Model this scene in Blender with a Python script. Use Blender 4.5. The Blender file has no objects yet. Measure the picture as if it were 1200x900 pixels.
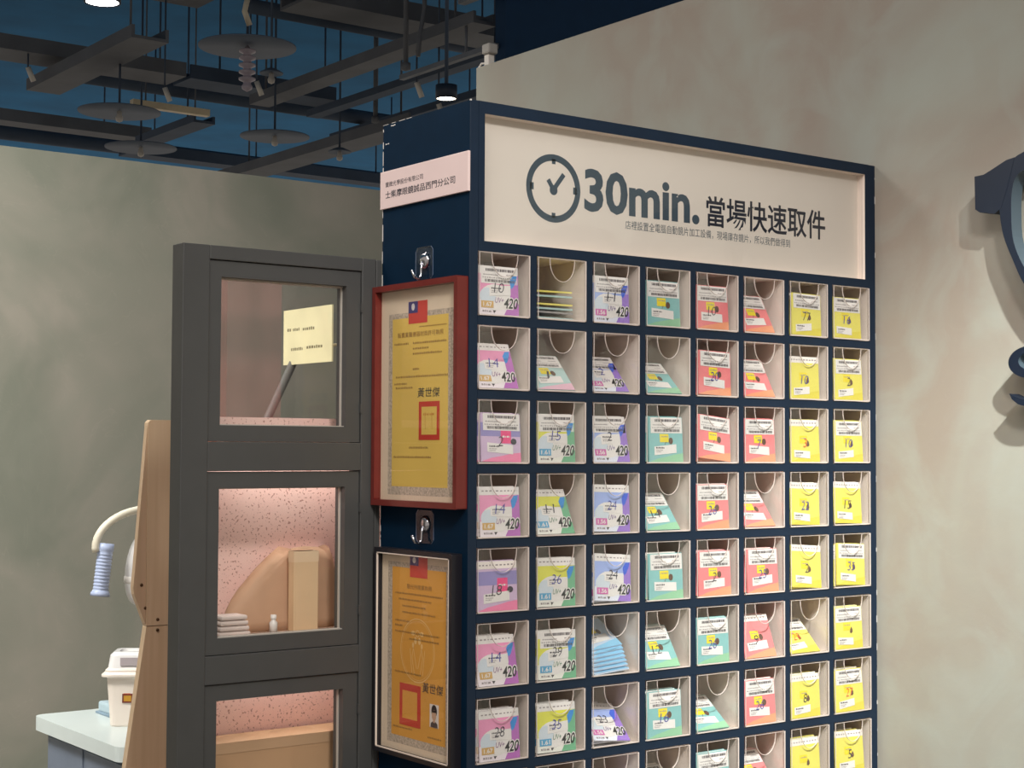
import bpy, bmesh, math, random
from mathutils import Vector, Matrix
random.seed(7)
C = bpy.context.scene.collection
PI = math.pi

# ------------------------------------------------------------ camera
cd = bpy.data.cameras.new('camera'); cam = bpy.data.objects.new('camera', cd); C.objects.link(cam)
cd.sensor_width = 36; cd.lens = 55.92; cd.clip_start = 0.05; cd.clip_end = 100
yaw, pit, rol = 0.640678, 0.0412912, 0.0045046
F = Vector((math.cos(pit)*math.sin(yaw), math.cos(pit)*math.cos(yaw), math.sin(pit)))
R = Vector((math.cos(yaw), -math.sin(yaw), 0)); U = R.cross(F)
R2 = math.cos(rol)*R+math.sin(rol)*U; U2 = -math.sin(rol)*R+math.cos(rol)*U
M = Matrix((R2, U2, -F)).transposed().to_4x4(); M.translation = Vector((-1.4691, -2.0860, 1.4944))
cam.matrix_world = M
bpy.context.scene.camera = cam

# ------------------------------------------------------------ world, lights, exposure
sc = bpy.context.scene
sc.view_settings.view_transform = 'Standard'; sc.view_settings.look = 'None'
sc.view_settings.gamma = 1; sc.view_settings.use_curve_mapping = False
sc.view_settings.exposure = 0.0
sc.cycles.transparent_max_bounces = 32
sc.cycles.max_bounces = 8
sc.cycles.diffuse_bounces = 4
w = bpy.data.worlds.new('world'); sc.world = w; w.use_nodes = True
w.node_tree.nodes['Background'].inputs[0].default_value = (0.95, 0.855, 0.77, 1)
w.node_tree.nodes['Background'].inputs[1].default_value = 0.46

def look(o, target):
    o.rotation_euler = (Vector(target)-o.location).to_track_quat('-Z', 'Y').to_euler()
def spot(name, loc, target, power, angle, radius, col=(1, .93, .84), blend=.6):
    l = bpy.data.lights.new(name, 'SPOT'); l.energy = power; l.spot_size = math.radians(angle); l.spot_blend = blend
    l.shadow_soft_size = radius; l.color = col
    o = bpy.data.objects.new(name, l); C.objects.link(o); o.location = loc; look(o, target); return o
def area(name, loc, target, power, sx, sy, col=(1, .96, .9)):
    l = bpy.data.lights.new(name, 'AREA'); l.shape = 'RECTANGLE'; l.size = sx; l.size_y = sy; l.energy = power; l.color = col
    o = bpy.data.objects.new(name, l); C.objects.link(o); o.location = loc; look(o, target); return o
spot('key_spotlight', (-.30, -2.1, 3.3), (.98, -.52, 1.02), 630, 40, .03, (.95, 1, .955), .8)
spot('cabinet_fill_spot', (-1.1, -2.3, 3.25), (.36, 0, 1.38), 230, 38, .22, (1, .97, .93), .6)  # added unseen spot that brightens header and packets
area('shop_fill', (-1.6, -1.2, 3.5), (-.3, .3, 1.0), 30, 1.2, 1.2, (1, .94, .88))  # added unseen fill for cabinet side and partition
area('back_wall_fill', (-1.9, 1.3, 3.4), (-.3, 3.25, .8), 54, 1.2, .6, (1, .98, .93)).data.spread = math.radians(95)  # added unseen fill that evens out the back wall
area('ceiling_bounce_fill', (4.2, 8.2, 3.4), (4.2, 8.2, 0), 120, 4, 4)  # added unseen fill; its floor bounce lifts the ceiling
area('counter_fill', (.0, 2.2, 3.0), (.0, 2.9, .6), 14, .8, .5, (1, .97, .9))  # added unseen fill for the space behind the partition
area('booth_fill', (-.5, .95, 2.9), (-.15, .6, 1.2), 9, .4, .3, (1, .93, .88))  # added unseen fill to brighten what the panes show

# ------------------------------------------------------------ materials
def lin(h):
    if isinstance(h, str):
        h = h.lstrip('#'); c = [int(h[i:i+2], 16)/255 for i in (0, 2, 4)]
    else: c = [v/255 for v in h]
    return tuple(v/12.92 if v <= .04045 else ((v+.055)/1.055)**2.4 for v in c)+(1,)
MATS = {}
def mat(name, col, rough=.5, metal=0, var=.06, scale=12, bump=0, spec=.5, emit=0, coat=0):
    if name in MATS: return MATS[name]
    m = bpy.data.materials.new(name); m.use_nodes = True; nt = m.node_tree; b = nt.nodes['Principled BSDF']
    c = lin(col)
    tc = nt.nodes.new('ShaderNodeTexCoord'); nz = nt.nodes.new('ShaderNodeTexNoise'); nz.inputs['Scale'].default_value = scale
    nz.inputs['Detail'].default_value = 4
    nt.links.new(tc.outputs['Object'], nz.inputs['Vector'])
    rp = nt.nodes.new('ShaderNodeValToRGB'); rp.color_ramp.elements[0].position = .3; rp.color_ramp.elements[1].position = .7
    rp.color_ramp.elements[0].color = tuple(v*(1-var) for v in c[:3])+(1,)
    rp.color_ramp.elements[1].color = tuple(min(1, v*(1+var)) for v in c[:3])+(1,)
    nt.links.new(nz.outputs['Fac'], rp.inputs['Fac']); nt.links.new(rp.outputs['Color'], b.inputs['Base Color'])
    b.inputs['Roughness'].default_value = rough; b.inputs['Metallic'].default_value = metal
    b.inputs['Specular IOR Level'].default_value = spec
    if coat: b.inputs['Coat Weight'].default_value = coat
    if emit:
        b.inputs['Emission Color'].default_value = c; b.inputs['Emission Strength'].default_value = emit
    if bump:
        bp = nt.nodes.new('ShaderNodeBump'); bp.inputs['Strength'].default_value = bump; bp.inputs['Distance'].default_value = .002
        nt.links.new(nz.outputs['Fac'], bp.inputs['Height']); nt.links.new(bp.outputs['Normal'], b.inputs['Normal'])
    MATS[name] = m; return m

def plaster(name, c1, c2, c3, seed=0):
    m = bpy.data.materials.new(name); m.use_nodes = True; nt = m.node_tree; N = nt.nodes; L = nt.links; b = N['Principled BSDF']
    tc = N.new('ShaderNodeTexCoord'); mp = N.new('ShaderNodeMapping'); mp.inputs['Location'].default_value = (seed, seed*.7, seed*.3)
    L.new(tc.outputs['Object'], mp.inputs['Vector'])
    n0 = N.new('ShaderNodeTexNoise'); n0.inputs['Scale'].default_value = 1.6; n0.inputs['Detail'].default_value = 3; n0.inputs['Distortion'].default_value = 1.2
    n1 = N.new('ShaderNodeTexNoise'); n1.inputs['Scale'].default_value = 5; n1.inputs['Detail'].default_value = 7; n1.inputs['Distortion'].default_value = 1.6
    n2 = N.new('ShaderNodeTexNoise'); n2.inputs['Scale'].default_value = 22; n2.inputs['Detail'].default_value = 8
    n3 = N.new('ShaderNodeTexNoise'); n3.inputs['Scale'].default_value = 2.6; n3.inputs['Detail'].default_value = 2; n3.inputs['Distortion'].default_value = 4
    for n in (n0, n1, n2, n3): L.new(mp.outputs['Vector'], n.inputs['Vector'])
    r0 = N.new('ShaderNodeValToRGB'); r0.color_ramp.elements[0].color = lin(c1); r0.color_ramp.elements[1].color = lin(c2)
    r0.color_ramp.elements[0].position = .36; r0.color_ramp.elements[1].position = .66
    L.new(n0.outputs['Fac'], r0.inputs['Fac'])
    mx = N.new('ShaderNodeMixRGB'); mx.inputs[2].default_value = lin(c3)
    r1 = N.new('ShaderNodeValToRGB'); r1.color_ramp.elements[0].position = .46; r1.color_ramp.elements[1].position = .72
    r1.color_ramp.elements[1].color = (.42, .42, .42, 1)
    L.new(n1.outputs['Fac'], r1.inputs['Fac']); L.new(r1.outputs['Color'], mx.inputs[0]); L.new(r0.outputs['Color'], mx.inputs[1])
    # thin trowel lines where the distorted noise crosses a level
    mth = N.new('ShaderNodeMath'); mth.operation = 'SUBTRACT'; mth.inputs[1].default_value = .53; L.new(n3.outputs['Fac'], mth.inputs[0])
    ab = N.new('ShaderNodeMath'); ab.operation = 'ABSOLUTE'; L.new(mth.outputs[0], ab.inputs[0])
    ml = N.new('ShaderNodeMath'); ml.operation = 'MULTIPLY_ADD'; ml.inputs[1].default_value = -160; ml.inputs[2].default_value = 1; ml.use_clamp = True
    L.new(ab.outputs[0], ml.inputs[0])
    mm = N.new('ShaderNodeMath'); mm.operation = 'MULTIPLY'; mm.inputs[1].default_value = .05; L.new(ml.outputs[0], mm.inputs[0])
    mx2 = N.new('ShaderNodeMixRGB'); mx2.inputs[2].default_value = lin((190, 184, 168))
    L.new(mm.outputs[0], mx2.inputs[0]); L.new(mx.outputs['Color'], mx2.inputs[1])
    L.new(mx2.outputs['Color'], b.inputs['Base Color'])
    b.inputs['Roughness'].default_value = .62; b.inputs['Specular IOR Level'].default_value = .35
    bp = N.new('ShaderNodeBump'); bp.inputs['Strength'].default_value = .18; bp.inputs['Distance'].default_value = .004
    ad = N.new('ShaderNodeMath'); ad.operation = 'ADD'; L.new(n1.outputs['Fac'], ad.inputs[0]); L.new(n2.outputs['Fac'], ad.inputs[1])
    L.new(ad.outputs[0], bp.inputs['Height']); L.new(bp.outputs['Normal'], b.inputs['Normal'])
    return m

def clear(name, ior=1.45, tint=(1, 1, 1, 1), gl=1.0, rough=.02):
    m = bpy.data.materials.new(name); m.use_nodes = True; nt = m.node_tree; N = nt.nodes; L = nt.links
    for n in list(N):
        if n.type == 'BSDF_PRINCIPLED': N.remove(n)
    out = [n for n in N if n.type == 'OUTPUT_MATERIAL'][0]
    tr = N.new('ShaderNodeBsdfTransparent'); tr.inputs[0].default_value = tint
    g = N.new('ShaderNodeBsdfGlossy'); g.inputs['Roughness'].default_value = rough
    fr = N.new('ShaderNodeFresnel'); fr.inputs['IOR'].default_value = ior
    mu = N.new('ShaderNodeMath'); mu.operation = 'MULTIPLY'; mu.inputs[1].default_value = gl; mu.use_clamp = True
    nz = N.new('ShaderNodeTexNoise'); nz.inputs['Scale'].default_value = 9
    bp = N.new('ShaderNodeBump'); bp.inputs['Strength'].default_value = .06; bp.inputs['Distance'].default_value = .002
    L.new(nz.outputs['Fac'], bp.inputs['Height']); L.new(bp.outputs['Normal'], g.inputs['Normal'])
    ge = N.new('ShaderNodeNewGeometry'); iv = N.new('ShaderNodeMath'); iv.operation = 'SUBTRACT'; iv.inputs[0].default_value = 1
    L.new(ge.outputs['Backfacing'], iv.inputs[1]); m0 = N.new('ShaderNodeMath'); m0.operation = 'MULTIPLY'
    L.new(fr.outputs[0], m0.inputs[0]); L.new(iv.outputs[0], m0.inputs[1]); L.new(m0.outputs[0], mu.inputs[0])
    mx = N.new('ShaderNodeMixShader'); L.new(mu.outputs[0], mx.inputs[0]); L.new(tr.outputs[0], mx.inputs[1]); L.new(g.outputs[0], mx.inputs[2])
    L.new(mx.outputs[0], out.inputs['Surface']); return m

def speckle(name, base, dot, dens=.36, scale=160, c2=None):
    m = bpy.data.materials.new(name); m.use_nodes = True; nt = m.node_tree; N = nt.nodes; L = nt.links; b = N['Principled BSDF']
    tc = N.new('ShaderNodeTexCoord')
    n = N.new('ShaderNodeTexNoise'); n.inputs['Scale'].default_value = scale; n.inputs['Detail'].default_value = 2
    L.new(tc.outputs['Object'], n.inputs['Vector'])
    r = N.new('ShaderNodeValToRGB'); r.color_ramp.elements[0].position = dens-.02; r.color_ramp.elements[1].position = dens
    L.new(n.outputs['Fac'], r.inputs['Fac'])
    k = N.new('ShaderNodeTexNoise'); k.inputs['Scale'].default_value = 5; L.new(tc.outputs['Object'], k.inputs['Vector'])
    rk = N.new('ShaderNodeValToRGB'); rk.color_ramp.elements[0].color = lin(base); rk.color_ramp.elements[1].color = lin(c2 or base)
    rk.color_ramp.elements[0].position = .38; rk.color_ramp.elements[1].position = .62
    L.new(k.outputs['Fac'], rk.inputs['Fac'])
    mx = N.new('ShaderNodeMixRGB'); mx.inputs[1].default_value = lin(dot)
    L.new(r.outputs['Color'], mx.inputs[0]); L.new(rk.outputs['Color'], mx.inputs[2]); L.new(mx.outputs['Color'], b.inputs['Base Color'])
    b.inputs['Roughness'].default_value = .6; return m

def wood(name, c1, c2):
    m = bpy.data.materials.new(name); m.use_nodes = True; nt = m.node_tree; N = nt.nodes; L = nt.links; b = N['Principled BSDF']
    tc = N.new('ShaderNodeTexCoord'); mp = N.new('ShaderNodeMapping'); mp.inputs['Scale'].default_value = (40, 40, 1.5)
    n = N.new('ShaderNodeTexNoise'); n.inputs['Scale'].default_value = 2; n.inputs['Detail'].default_value = 5
    L.new(tc.outputs['Object'], mp.inputs['Vector']); L.new(mp.outputs['Vector'], n.inputs['Vector'])
    r = N.new('ShaderNodeValToRGB'); r.color_ramp.elements[0].color = lin(c1); r.color_ramp.elements[1].color = lin(c2)
    r.color_ramp.elements[0].position = .3; r.color_ramp.elements[1].position = .7
    L.new(n.outputs['Fac'], r.inputs['Fac']); L.new(r.outputs['Color'], b.inputs['Base Color']); b.inputs['Roughness'].default_value = .5
    return m

M_NAVY = mat('navy_laminate', (6, 33, 54), .65, var=.08, scale=30, spec=.08)
M_NAVYF = mat('navy_edge', (20, 37, 56), .6, var=.08, scale=30, spec=.3)
M_LINER = mat('beige_liner', (244, 228, 216), .6, var=.03)
M_GREY = mat('charcoal_paint', (72, 72, 71), .45, var=.04, scale=20, bump=.05)
M_WHITE = mat('white_plastic', (228, 222, 214), .35, var=.02)
M_CHIP = mat('worn_white_core', (215, 210, 205), .8)
M_CLEAR = clear('clear_acrylic', 1.5, (.985, .985, .985, 1), 1.4, .05)
M_GLASS = clear('window_glass', 1.5, (.98, .98, .98, 1), 1.0)
M_EDGE = mat('acrylic_edge_gleam', (214, 200, 192), .25, var=.02)
M_BLACK = mat('black_ink', (28, 26, 30), .5)
M_DINK = mat('sign_ink', (28, 33, 48), .5)
M_GINK = mat('sign_grey_ink', (60, 76, 88), .5)
M_SILVER = mat('chrome', (200, 200, 205), .18, 1, var=.02)
M_CEIL = mat('navy_ceiling_paint', (22, 104, 150), .9, var=.15, scale=2)
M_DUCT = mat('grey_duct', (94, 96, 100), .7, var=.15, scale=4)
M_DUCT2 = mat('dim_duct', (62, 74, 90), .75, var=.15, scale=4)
W_L = plaster('plaster_green_grey', (116, 118, 106), (140, 135, 124), (126, 127, 115), 3)
W_R = plaster('plaster_warm', (162, 150, 138), (170, 172, 161), (174, 180, 172), 11)

# ------------------------------------------------------------ text outlines, made once
CACHE = {}
def glyph(s, off=0.0, shear=0.0):
    k = (s, off, shear)
    if k in CACHE: return CACHE[k]
    cu = bpy.data.curves.new('t', 'FONT'); cu.body = s; cu.size = 1; cu.offset = off; cu.shear = shear; cu.resolution_u = 3
    o = bpy.data.objects.new('t', cu); C.objects.link(o)
    dg = bpy.context.evaluated_depsgraph_get(); dg.update()
    me = bpy.data.meshes.new_from_object(o.evaluated_get(dg))
    vs = [(v.co.x, v.co.y) for v in me.vertices]; fs = [tuple(p.vertices) for p in me.polygons]
    x0 = min(v[0] for v in vs); x1 = max(v[0] for v in vs); y0 = min(v[1] for v in vs); y1 = max(v[1] for v in vs)
    vs = [((x-x0)/(x1-x0), (y-y0)/(y1-y0)) for x, y in vs]
    bpy.data.objects.remove(o); bpy.data.curves.remove(cu); bpy.data.meshes.remove(me)
    CACHE[k] = (vs, fs); return CACHE[k]
for s in ['30min.', '當場快速取件', '店裡設置全電腦自動鏡片加工設備，現場庫存鏡片，所以我們做得到']: glyph(s, .012 if s[0] != '店' else 0)

# ------------------------------------------------------------ object helpers
def link(name, me, parent=None, loc=None):
    o = bpy.data.objects.new(name, me); C.objects.link(o)
    if parent: o.parent = parent
    if loc: o.location = loc
    return o
def tag(o, label, cat, group=None):
    o['label'] = label; o['category'] = cat
    if group: o['group'] = group
    return o
def thing(name, label, cat, loc=(0, 0, 0), group=None, rot=None):
    o = bpy.data.objects.new(name, None); C.objects.link(o); o.location = loc; o.empty_display_size = .05
    if rot: o.rotation_euler = rot
    return tag(o, label, cat, group)
def struct(o): o['kind'] = 'structure'; return o

class MB:
    def __init__(s): s.v = []; s.f = []; s.m = []; s.mats = []; s.sm = []
    def mi(s, m):
        if m not in s.mats: s.mats.append(m)
        return s.mats.index(m)
    def add(s, vs, fs, m, smooth=False):
        b = len(s.v); s.v += [tuple(v) for v in vs]; i = s.mi(m)
        for f in fs: s.f.append(tuple(b+k for k in f)); s.m.append(i); s.sm.append(smooth)
        return s
    def box(s, x0, x1, y0, y1, z0, z1, m):
        v = [(x, y, z) for z in (z0, z1) for y in (y0, y1) for x in (x0, x1)]
        return s.add(v, [(0, 2, 3, 1), (4, 5, 7, 6), (0, 1, 5, 4), (2, 6, 7, 3), (0, 4, 6, 2), (1, 3, 7, 5)], m)
    def prism(s, pts, axis, a, b, m, m2=None):
        # outline pts in the other two axes, from a to b along axis
        def P(p, t): return {'x': (t, p[0], p[1]), 'y': (p[0], t, p[1]), 'z': (p[0], p[1], t)}[axis]
        n = len(pts); v = [P(p, a) for p in pts]+[P(p, b) for p in pts]
        s.add(v, [tuple(range(n)), tuple(range(2*n-1, n-1, -1))], m)
        s.add(v, [(i, (i+1) % n, n+(i+1) % n, n+i) for i in range(n)], m2 or m); return s
    def tube(s, pts, r, m, n=12, cap=True):
        pts = [Vector(p) for p in pts]; rs = r if isinstance(r, (list, tuple)) else [r]*len(pts); V = []; Fc = []
        t0 = (pts[1]-pts[0]).normalized(); up = Vector((0, 0, 1)) if abs(t0.z) < .9 else Vector((1, 0, 0))
        for i, p in enumerate(pts):
            t = (pts[min(i+1, len(pts)-1)]-pts[max(i-1, 0)]).normalized()
            a = t.cross(up).normalized(); b = a.cross(t).normalized(); up = b
            for k in range(n):
                q = 2*PI*k/n; V.append(p+rs[i]*(math.cos(q)*a+math.sin(q)*b))
        for i in range(len(pts)-1):
            for k in range(n): Fc.append((i*n+k, i*n+(k+1) % n, (i+1)*n+(k+1) % n, (i+1)*n+k))
        if cap: Fc += [tuple(range(n-1, -1, -1)), tuple(range((len(pts)-1)*n, len(pts)*n))]
        return s.add(V, Fc, m, True)
    def lathe(s, prof, c, m, n=24, axis=None):
        # prof: (radius, height) up the axis
        ax = Vector(axis).normalized() if axis else Vector((0, 0, 1))
        a = ax.orthogonal().normalized(); b = ax.cross(a); c = Vector(c); V = []
        for r, h in prof:
            for k in range(n):
                q = 2*PI*k/n; V.append(c+ax*h+r*(math.cos(q)*a+math.sin(q)*b))
        Fc = [(i*n+k, i*n+(k+1) % n, (i+1)*n+(k+1) % n, (i+1)*n+k) for i in range(len(prof)-1) for k in range(n)]
        return s.add(V, Fc, m, True)
    def mesh(s, name):
        me = bpy.data.meshes.new(name); me.from_pydata(s.v, [], s.f)
        for m in s.mats: me.materials.append(m)
        me.polygons.foreach_set('material_index', s.m); me.polygons.foreach_set('use_smooth', s.sm); me.update()
        bm = bmesh.new(); bm.from_mesh(me); bmesh.ops.recalc_face_normals(bm, faces=bm.faces); bm.to_mesh(me); bm.free()
        return me
    def build(s, name, parent=None, loc=None, bevel=0):
        o = link(name, s.mesh(name), parent, loc)
        if bevel:
            b = o.modifiers.new('bevel', 'BEVEL'); b.width = bevel; b.segments = 2; b.limit_method = 'ANGLE'
        return o

class Art:
    """flat print laid on a plane: origin, right, up, outward; coordinates in metres on the plane"""
    def __init__(s, o=(0, 0, 0), r=(1, 0, 0), u=(0, 0, 1), n=(0, -1, 0), step=.00012):
        s.o = Vector(o); s.r = Vector(r); s.u = Vector(u); s.n = Vector(n); s.step = step; s.mb = MB()
    def P(s, x, y, k): return s.o+s.r*x+s.u*y+s.n*(s.step*k)
    def poly(s, pts, m, k=1):
        s.mb.add([s.P(x, y, k) for x, y in pts], [tuple(range(len(pts)))], m); return s
    def rect(s, x0, y0, x1, y1, m, k=1): return s.poly([(x0, y0), (x1, y0), (x1, y1), (x0, y1)], m, k)
    def ell(s, cx, cy, rx, ry, m, k=1, n=20, a0=0, a1=2*PI):
        return s.poly([(cx+rx*math.cos(a0+(a1-a0)*i/n), cy+ry*math.sin(a0+(a1-a0)*i/n)) for i in range(n)], m, k)
    def ring(s, cx, cy, rx, ry, w, m, k=1, n=40, a0=0, a1=2*PI):
        v = []
        for i in range(n+1):
            a = a0+(a1-a0)*i/n
            v += [s.P(cx+rx*math.cos(a), cy+ry*math.sin(a), k), s.P(cx+(rx-w)*math.cos(a), cy+(ry-w)*math.sin(a), k)]
        s.mb.add(v, [(2*i, 2*i+1, 2*i+3, 2*i+2) for i in range(n)], m); return s
    def line(s, pts, w, m, k=1):
        for (a, b), (c, d) in zip(pts, pts[1:]):
            dx, dy = c-a, d-b; l = math.hypot(dx, dy) or 1; nx, ny = -dy/l*w/2, dx/l*w/2
            s.poly([(a-nx, b-ny), (c-nx, d-ny), (c+nx, d+ny), (a+nx, b+ny)], m, k)
        return s
    def text(s, t, x0, y0, x1, y1, m, k=1, off=0, shear=0):
        vs, fs = glyph(t, off, shear)
        s.mb.add([s.P(x0+a*(x1-x0), y0+b*(y1-y0), k) for a, b in vs], fs, m); return s
    def dashes(s, x0, x1, y, h, m, k=1, seed=0, lo=.5, hi=1.6, gap=.45):
        rr = random.Random(seed); x = x0
        while x < x1:
            l = h*rr.uniform(lo, hi); e = min(x+l, x1)
            s.rect(x, y, e, y+h*rr.uniform(.75, 1), m, k); x = e+h*gap
        return s

# ------------------------------------------------------------ room
CW, CT, CD = .982, 2.0605, .264          # cabinet width, top, depth
o = MB().box(-6, 9, -6, 14, -.05, 0, mat('floor_concrete', (176, 168, 156), .35, var=.06, scale=3)).build('floor'); struct(o)
o = MB().box(-6, 16, -6, 22, 5.3, 5.4, M_CEIL).build('ceiling'); struct(o)
o = MB().box(CW, CW+.16, -3.5, 1.369, 0, 2.519, W_R).build('wall_right', bevel=.002); struct(o)
o = MB().box(-5, 3.2, 3.25, 3.41, 0, 2.519, W_L).build('wall_back', bevel=.002); struct(o)

# ------------------------------------------------------------ display cabinet
cab = thing('display_cabinet', 'tall navy cabinet of pigeonholes with lens packets under a 30min. sign', 'cabinet', (0, 0, 0))
X0, PX, OP, Z1, PZ = .0168, .1201, .105, 1.8161, .12
def CL(c): return X0+(c-1)*PX
def CTp(r): return Z1-(r-1)*PZ
NR = 8
HX0, HX1, HZ0, HZ1 = .0289, .954, 1.8325, 2.0408
LT = .0018
MB().box(0, .009, LT, CD, 0, CT-.001, M_NAVY).build('side_panel', cab)
MB().box(CW-.011, CW-.002, LT, CD, 0, CT-.001, M_NAVY).build('side_panel', cab)
MB().box(.009, CW-.011, LT, CD-.012, CT-.012, CT-.001, M_NAVY).build('top_panel', cab)
MB().box(.009, CW-.011, CD-.012, CD, 0, CT-.001, M_NAVY).build('back_panel', cab)
zb = CTp(NR)-OP
stm = {}
xs = [0]+[CL(c)+OP for c in range(1, 9)]; xe = [CL(c) for c in range(1, 9)]+[CW]
for i, (a, b) in enumerate(zip(xs, xe)):
    top = HZ0-.0 if 0 < i < 8 else CT
    if i in (0, 8): MB().box(a, b, 0, LT, 0, CT, M_NAVYF).build('stile', cab, bevel=.0006)
    else: MB().box(a, b, 0, LT, zb, Z1, M_NAVYF).build('stile', cab)
for r in range(1, NR+1):
    za = CTp(r); zt = HZ0 if r == 1 else CTp(r-1)-OP
    MB().box(xe[0], xs[8], -.0004, LT-.0004, za, zt, M_NAVYF).build('rail', cab)
MB().box(xe[0], xs[8], -.0004, LT-.0004, HZ1, CT, M_NAVYF).build('rail', cab)
MB().box(xe[0], xs[8], -.0004, LT-.0004, .08, zb, M_NAVYF).build('base_panel', cab)
MB().box(xe[0], HX0, -.0003, LT-.0003, HZ0, HZ1, M_NAVYF).build('header_stile', cab)
MB().box(HX1, xs[8], -.0003, LT-.0003, HZ0, HZ1, M_NAVYF).build('header_stile', cab)
# worn white laminate core showing along the edges
rr = random.Random(3); mb = MB()
z = 1.3
while z < CT-.01:
    l = rr.uniform(.004, .03); wd = rr.uniform(.0006, .0018)
    mb.box(-.0004, wd*.8, CD-wd, CD+.0004, z, min(z+l, CT), M_CHIP); z += l+rr.uniform(.002, .02)
y = CD-.09
while y < CD:
    l = rr.uniform(.004, .02); mb.box(-.0004, .0008, y, min(y+l, CD), CT-.0012, CT-.0004, M_CHIP); y += l+rr.uniform(.002, .012)
z = .9
while z < CT-.02:
    l = rr.uniform(.002, .02); wd = rr.uniform(.0004, .0014)
    mb.box(CW-wd, CW-.0001, -.0006, .0015, z, z+l, M_CHIP); z += l+rr.uniform(.03, .22 if z > 1.2 else .05)
mb.box(-.0005, .002, -.001, .0015, CT-.002, CT+.0003, M_CHIP)
for (yy, zz) in ((.225, CT-.006), (.23, CT-.0065), (.235, CT-.006), (.245, CT-.036), (.252, CT-.036)): mb.box(-.0004, .0005, yy, yy+.004, zz, zz+.0018, M_CHIP)
mb.build('worn_edge', cab)['label'] = 'chipped white edges of the navy laminate'
# recessed header: liner, sign board, cover glass
li = MB(); d0, d1 = LT, .03
li.box(HX0-.006, HX0, d0, d1, HZ0-.006, HZ1+.006, M_LINER); li.box(HX1, HX1+.006, d0, d1, HZ0-.006, HZ1+.006, M_LINER)
li.box(HX0, HX1, d0, d1, HZ1, HZ1+.006, M_LINER); li.box(HX0, HX1, d0, d1, HZ0-.006, HZ0, M_LINER)
li.build('header_liner', cab)
M_BOARD = mat('sign_board_white', (226, 216, 204), .55, var=.02, scale=4)
board = MB().box(HX0, HX1, .0205, .03, HZ0, HZ1, M_BOARD).build('sign_board', cab)
A = Art((0, .0205, 0))
A.text('30min.', .2547, 1.9046, .5255, 1.9800, M_GINK, 1, .03)
A.text('當場快速取件', .5425, 1.9036, .8603, 1.9608, M_DINK, 1, .016)
A.text('店裡設置全電腦自動鏡片加工設備，現場庫存鏡片，所以我們做得到', .3476, 1.8815, .7619, 1.8975, M_GINK, 1)
A.mb.build('lettering', board)
A = Art((0, .0205, 0)); cx, cz = .1875, 1.9370
A.ring(cx, cz, .0585, .0582, .0115, M_GINK)
for a, b, c2, d in ((-.004, .0415, .004, .05), (-.004, -.05, .004, -.0415), (-.05, -.006, -.0425, .006), (.0425, -.006, .05, .006)):
    A.rect(cx+a, cz+b, cx+c2, cz+d, M_GINK)
A.ell(cx, cz-.003, .0085, .0085, M_GINK); A.line([(cx-.001, cz-.003), (cx+.022, cz+.026)], .0085, M_GINK, 2); A.line([(cx, cz-.003), (cx-.012, cz+.014)], .0085, M_GINK, 3)
A.mb.build('clock_icon', board)
MB().box(HX0, HX1, .008, .0095, HZ0, HZ1, M_GLASS).build('header_glass', cab)
# compartments: one open box mesh shared by all
t = .0073; co = MB(); i0, i1 = 0, OP
co.box(-t, i0, LT, .13, -t, OP+t, M_LINER); co.box(i1, i1+t, LT, .13, -t, OP+t, M_LINER)
co.box(i0, i1, LT, .13, OP, OP+t, M_LINER); co.box(i0, i1, LT, .13, -t, 0, M_LINER); co.box(-t, i1+t, .13, .134, -t, OP+t, M_LINER)
COM = co.mesh('compartment')
for r in range(1, NR+1):
    for c in range(1, 9): link('compartment', COM, cab, (CL(c), 0, CTp(r)-OP))

# ------------------------------------------------------------ clear boxes
ORD = ['', 'first', 'second', 'third', 'fourth', 'fifth', 'sixth', 'seventh', 'eighth']
BW, BH = .1032, .1030
def tray_mesh():
    m = MB(); q = .0015; x0 = .0009; x1 = x0+BW; y0, y1 = -.0025, .11; z0 = .0006
    for (a, b, c, d, e, f) in ((x0, x0+q, y0+q, y1, z0, z0+BH), (x1-q, x1, y0+q, y1, z0, z0+BH), (x0+q, x1-q, y0+q, y1, z0, z0+q), (x0, x1, y1, y1+q, z0, z0+BH)):
        m.box(a, b, c, d, e, f, M_CLEAR)
    # gleam of the cut edges painted as pale strips: side walls and foot
    for (a, b, c, d, e, f) in ((x1-.0024, x1, y0-.0003, y0+.0008, z0, z0+BH), (x0, x0+.0009, y0-.0003, y0+.0008, z0, z0+BH), (x0, x1, y0-.0003, y0+.0008, z0, z0+.0022), (x0, x1, y0, y0+.0006, z0+BH-.0008, z0+BH)):
        m.box(a, b, c, d, e, f, M_EDGE)
    return m.mesh('tray')
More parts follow.
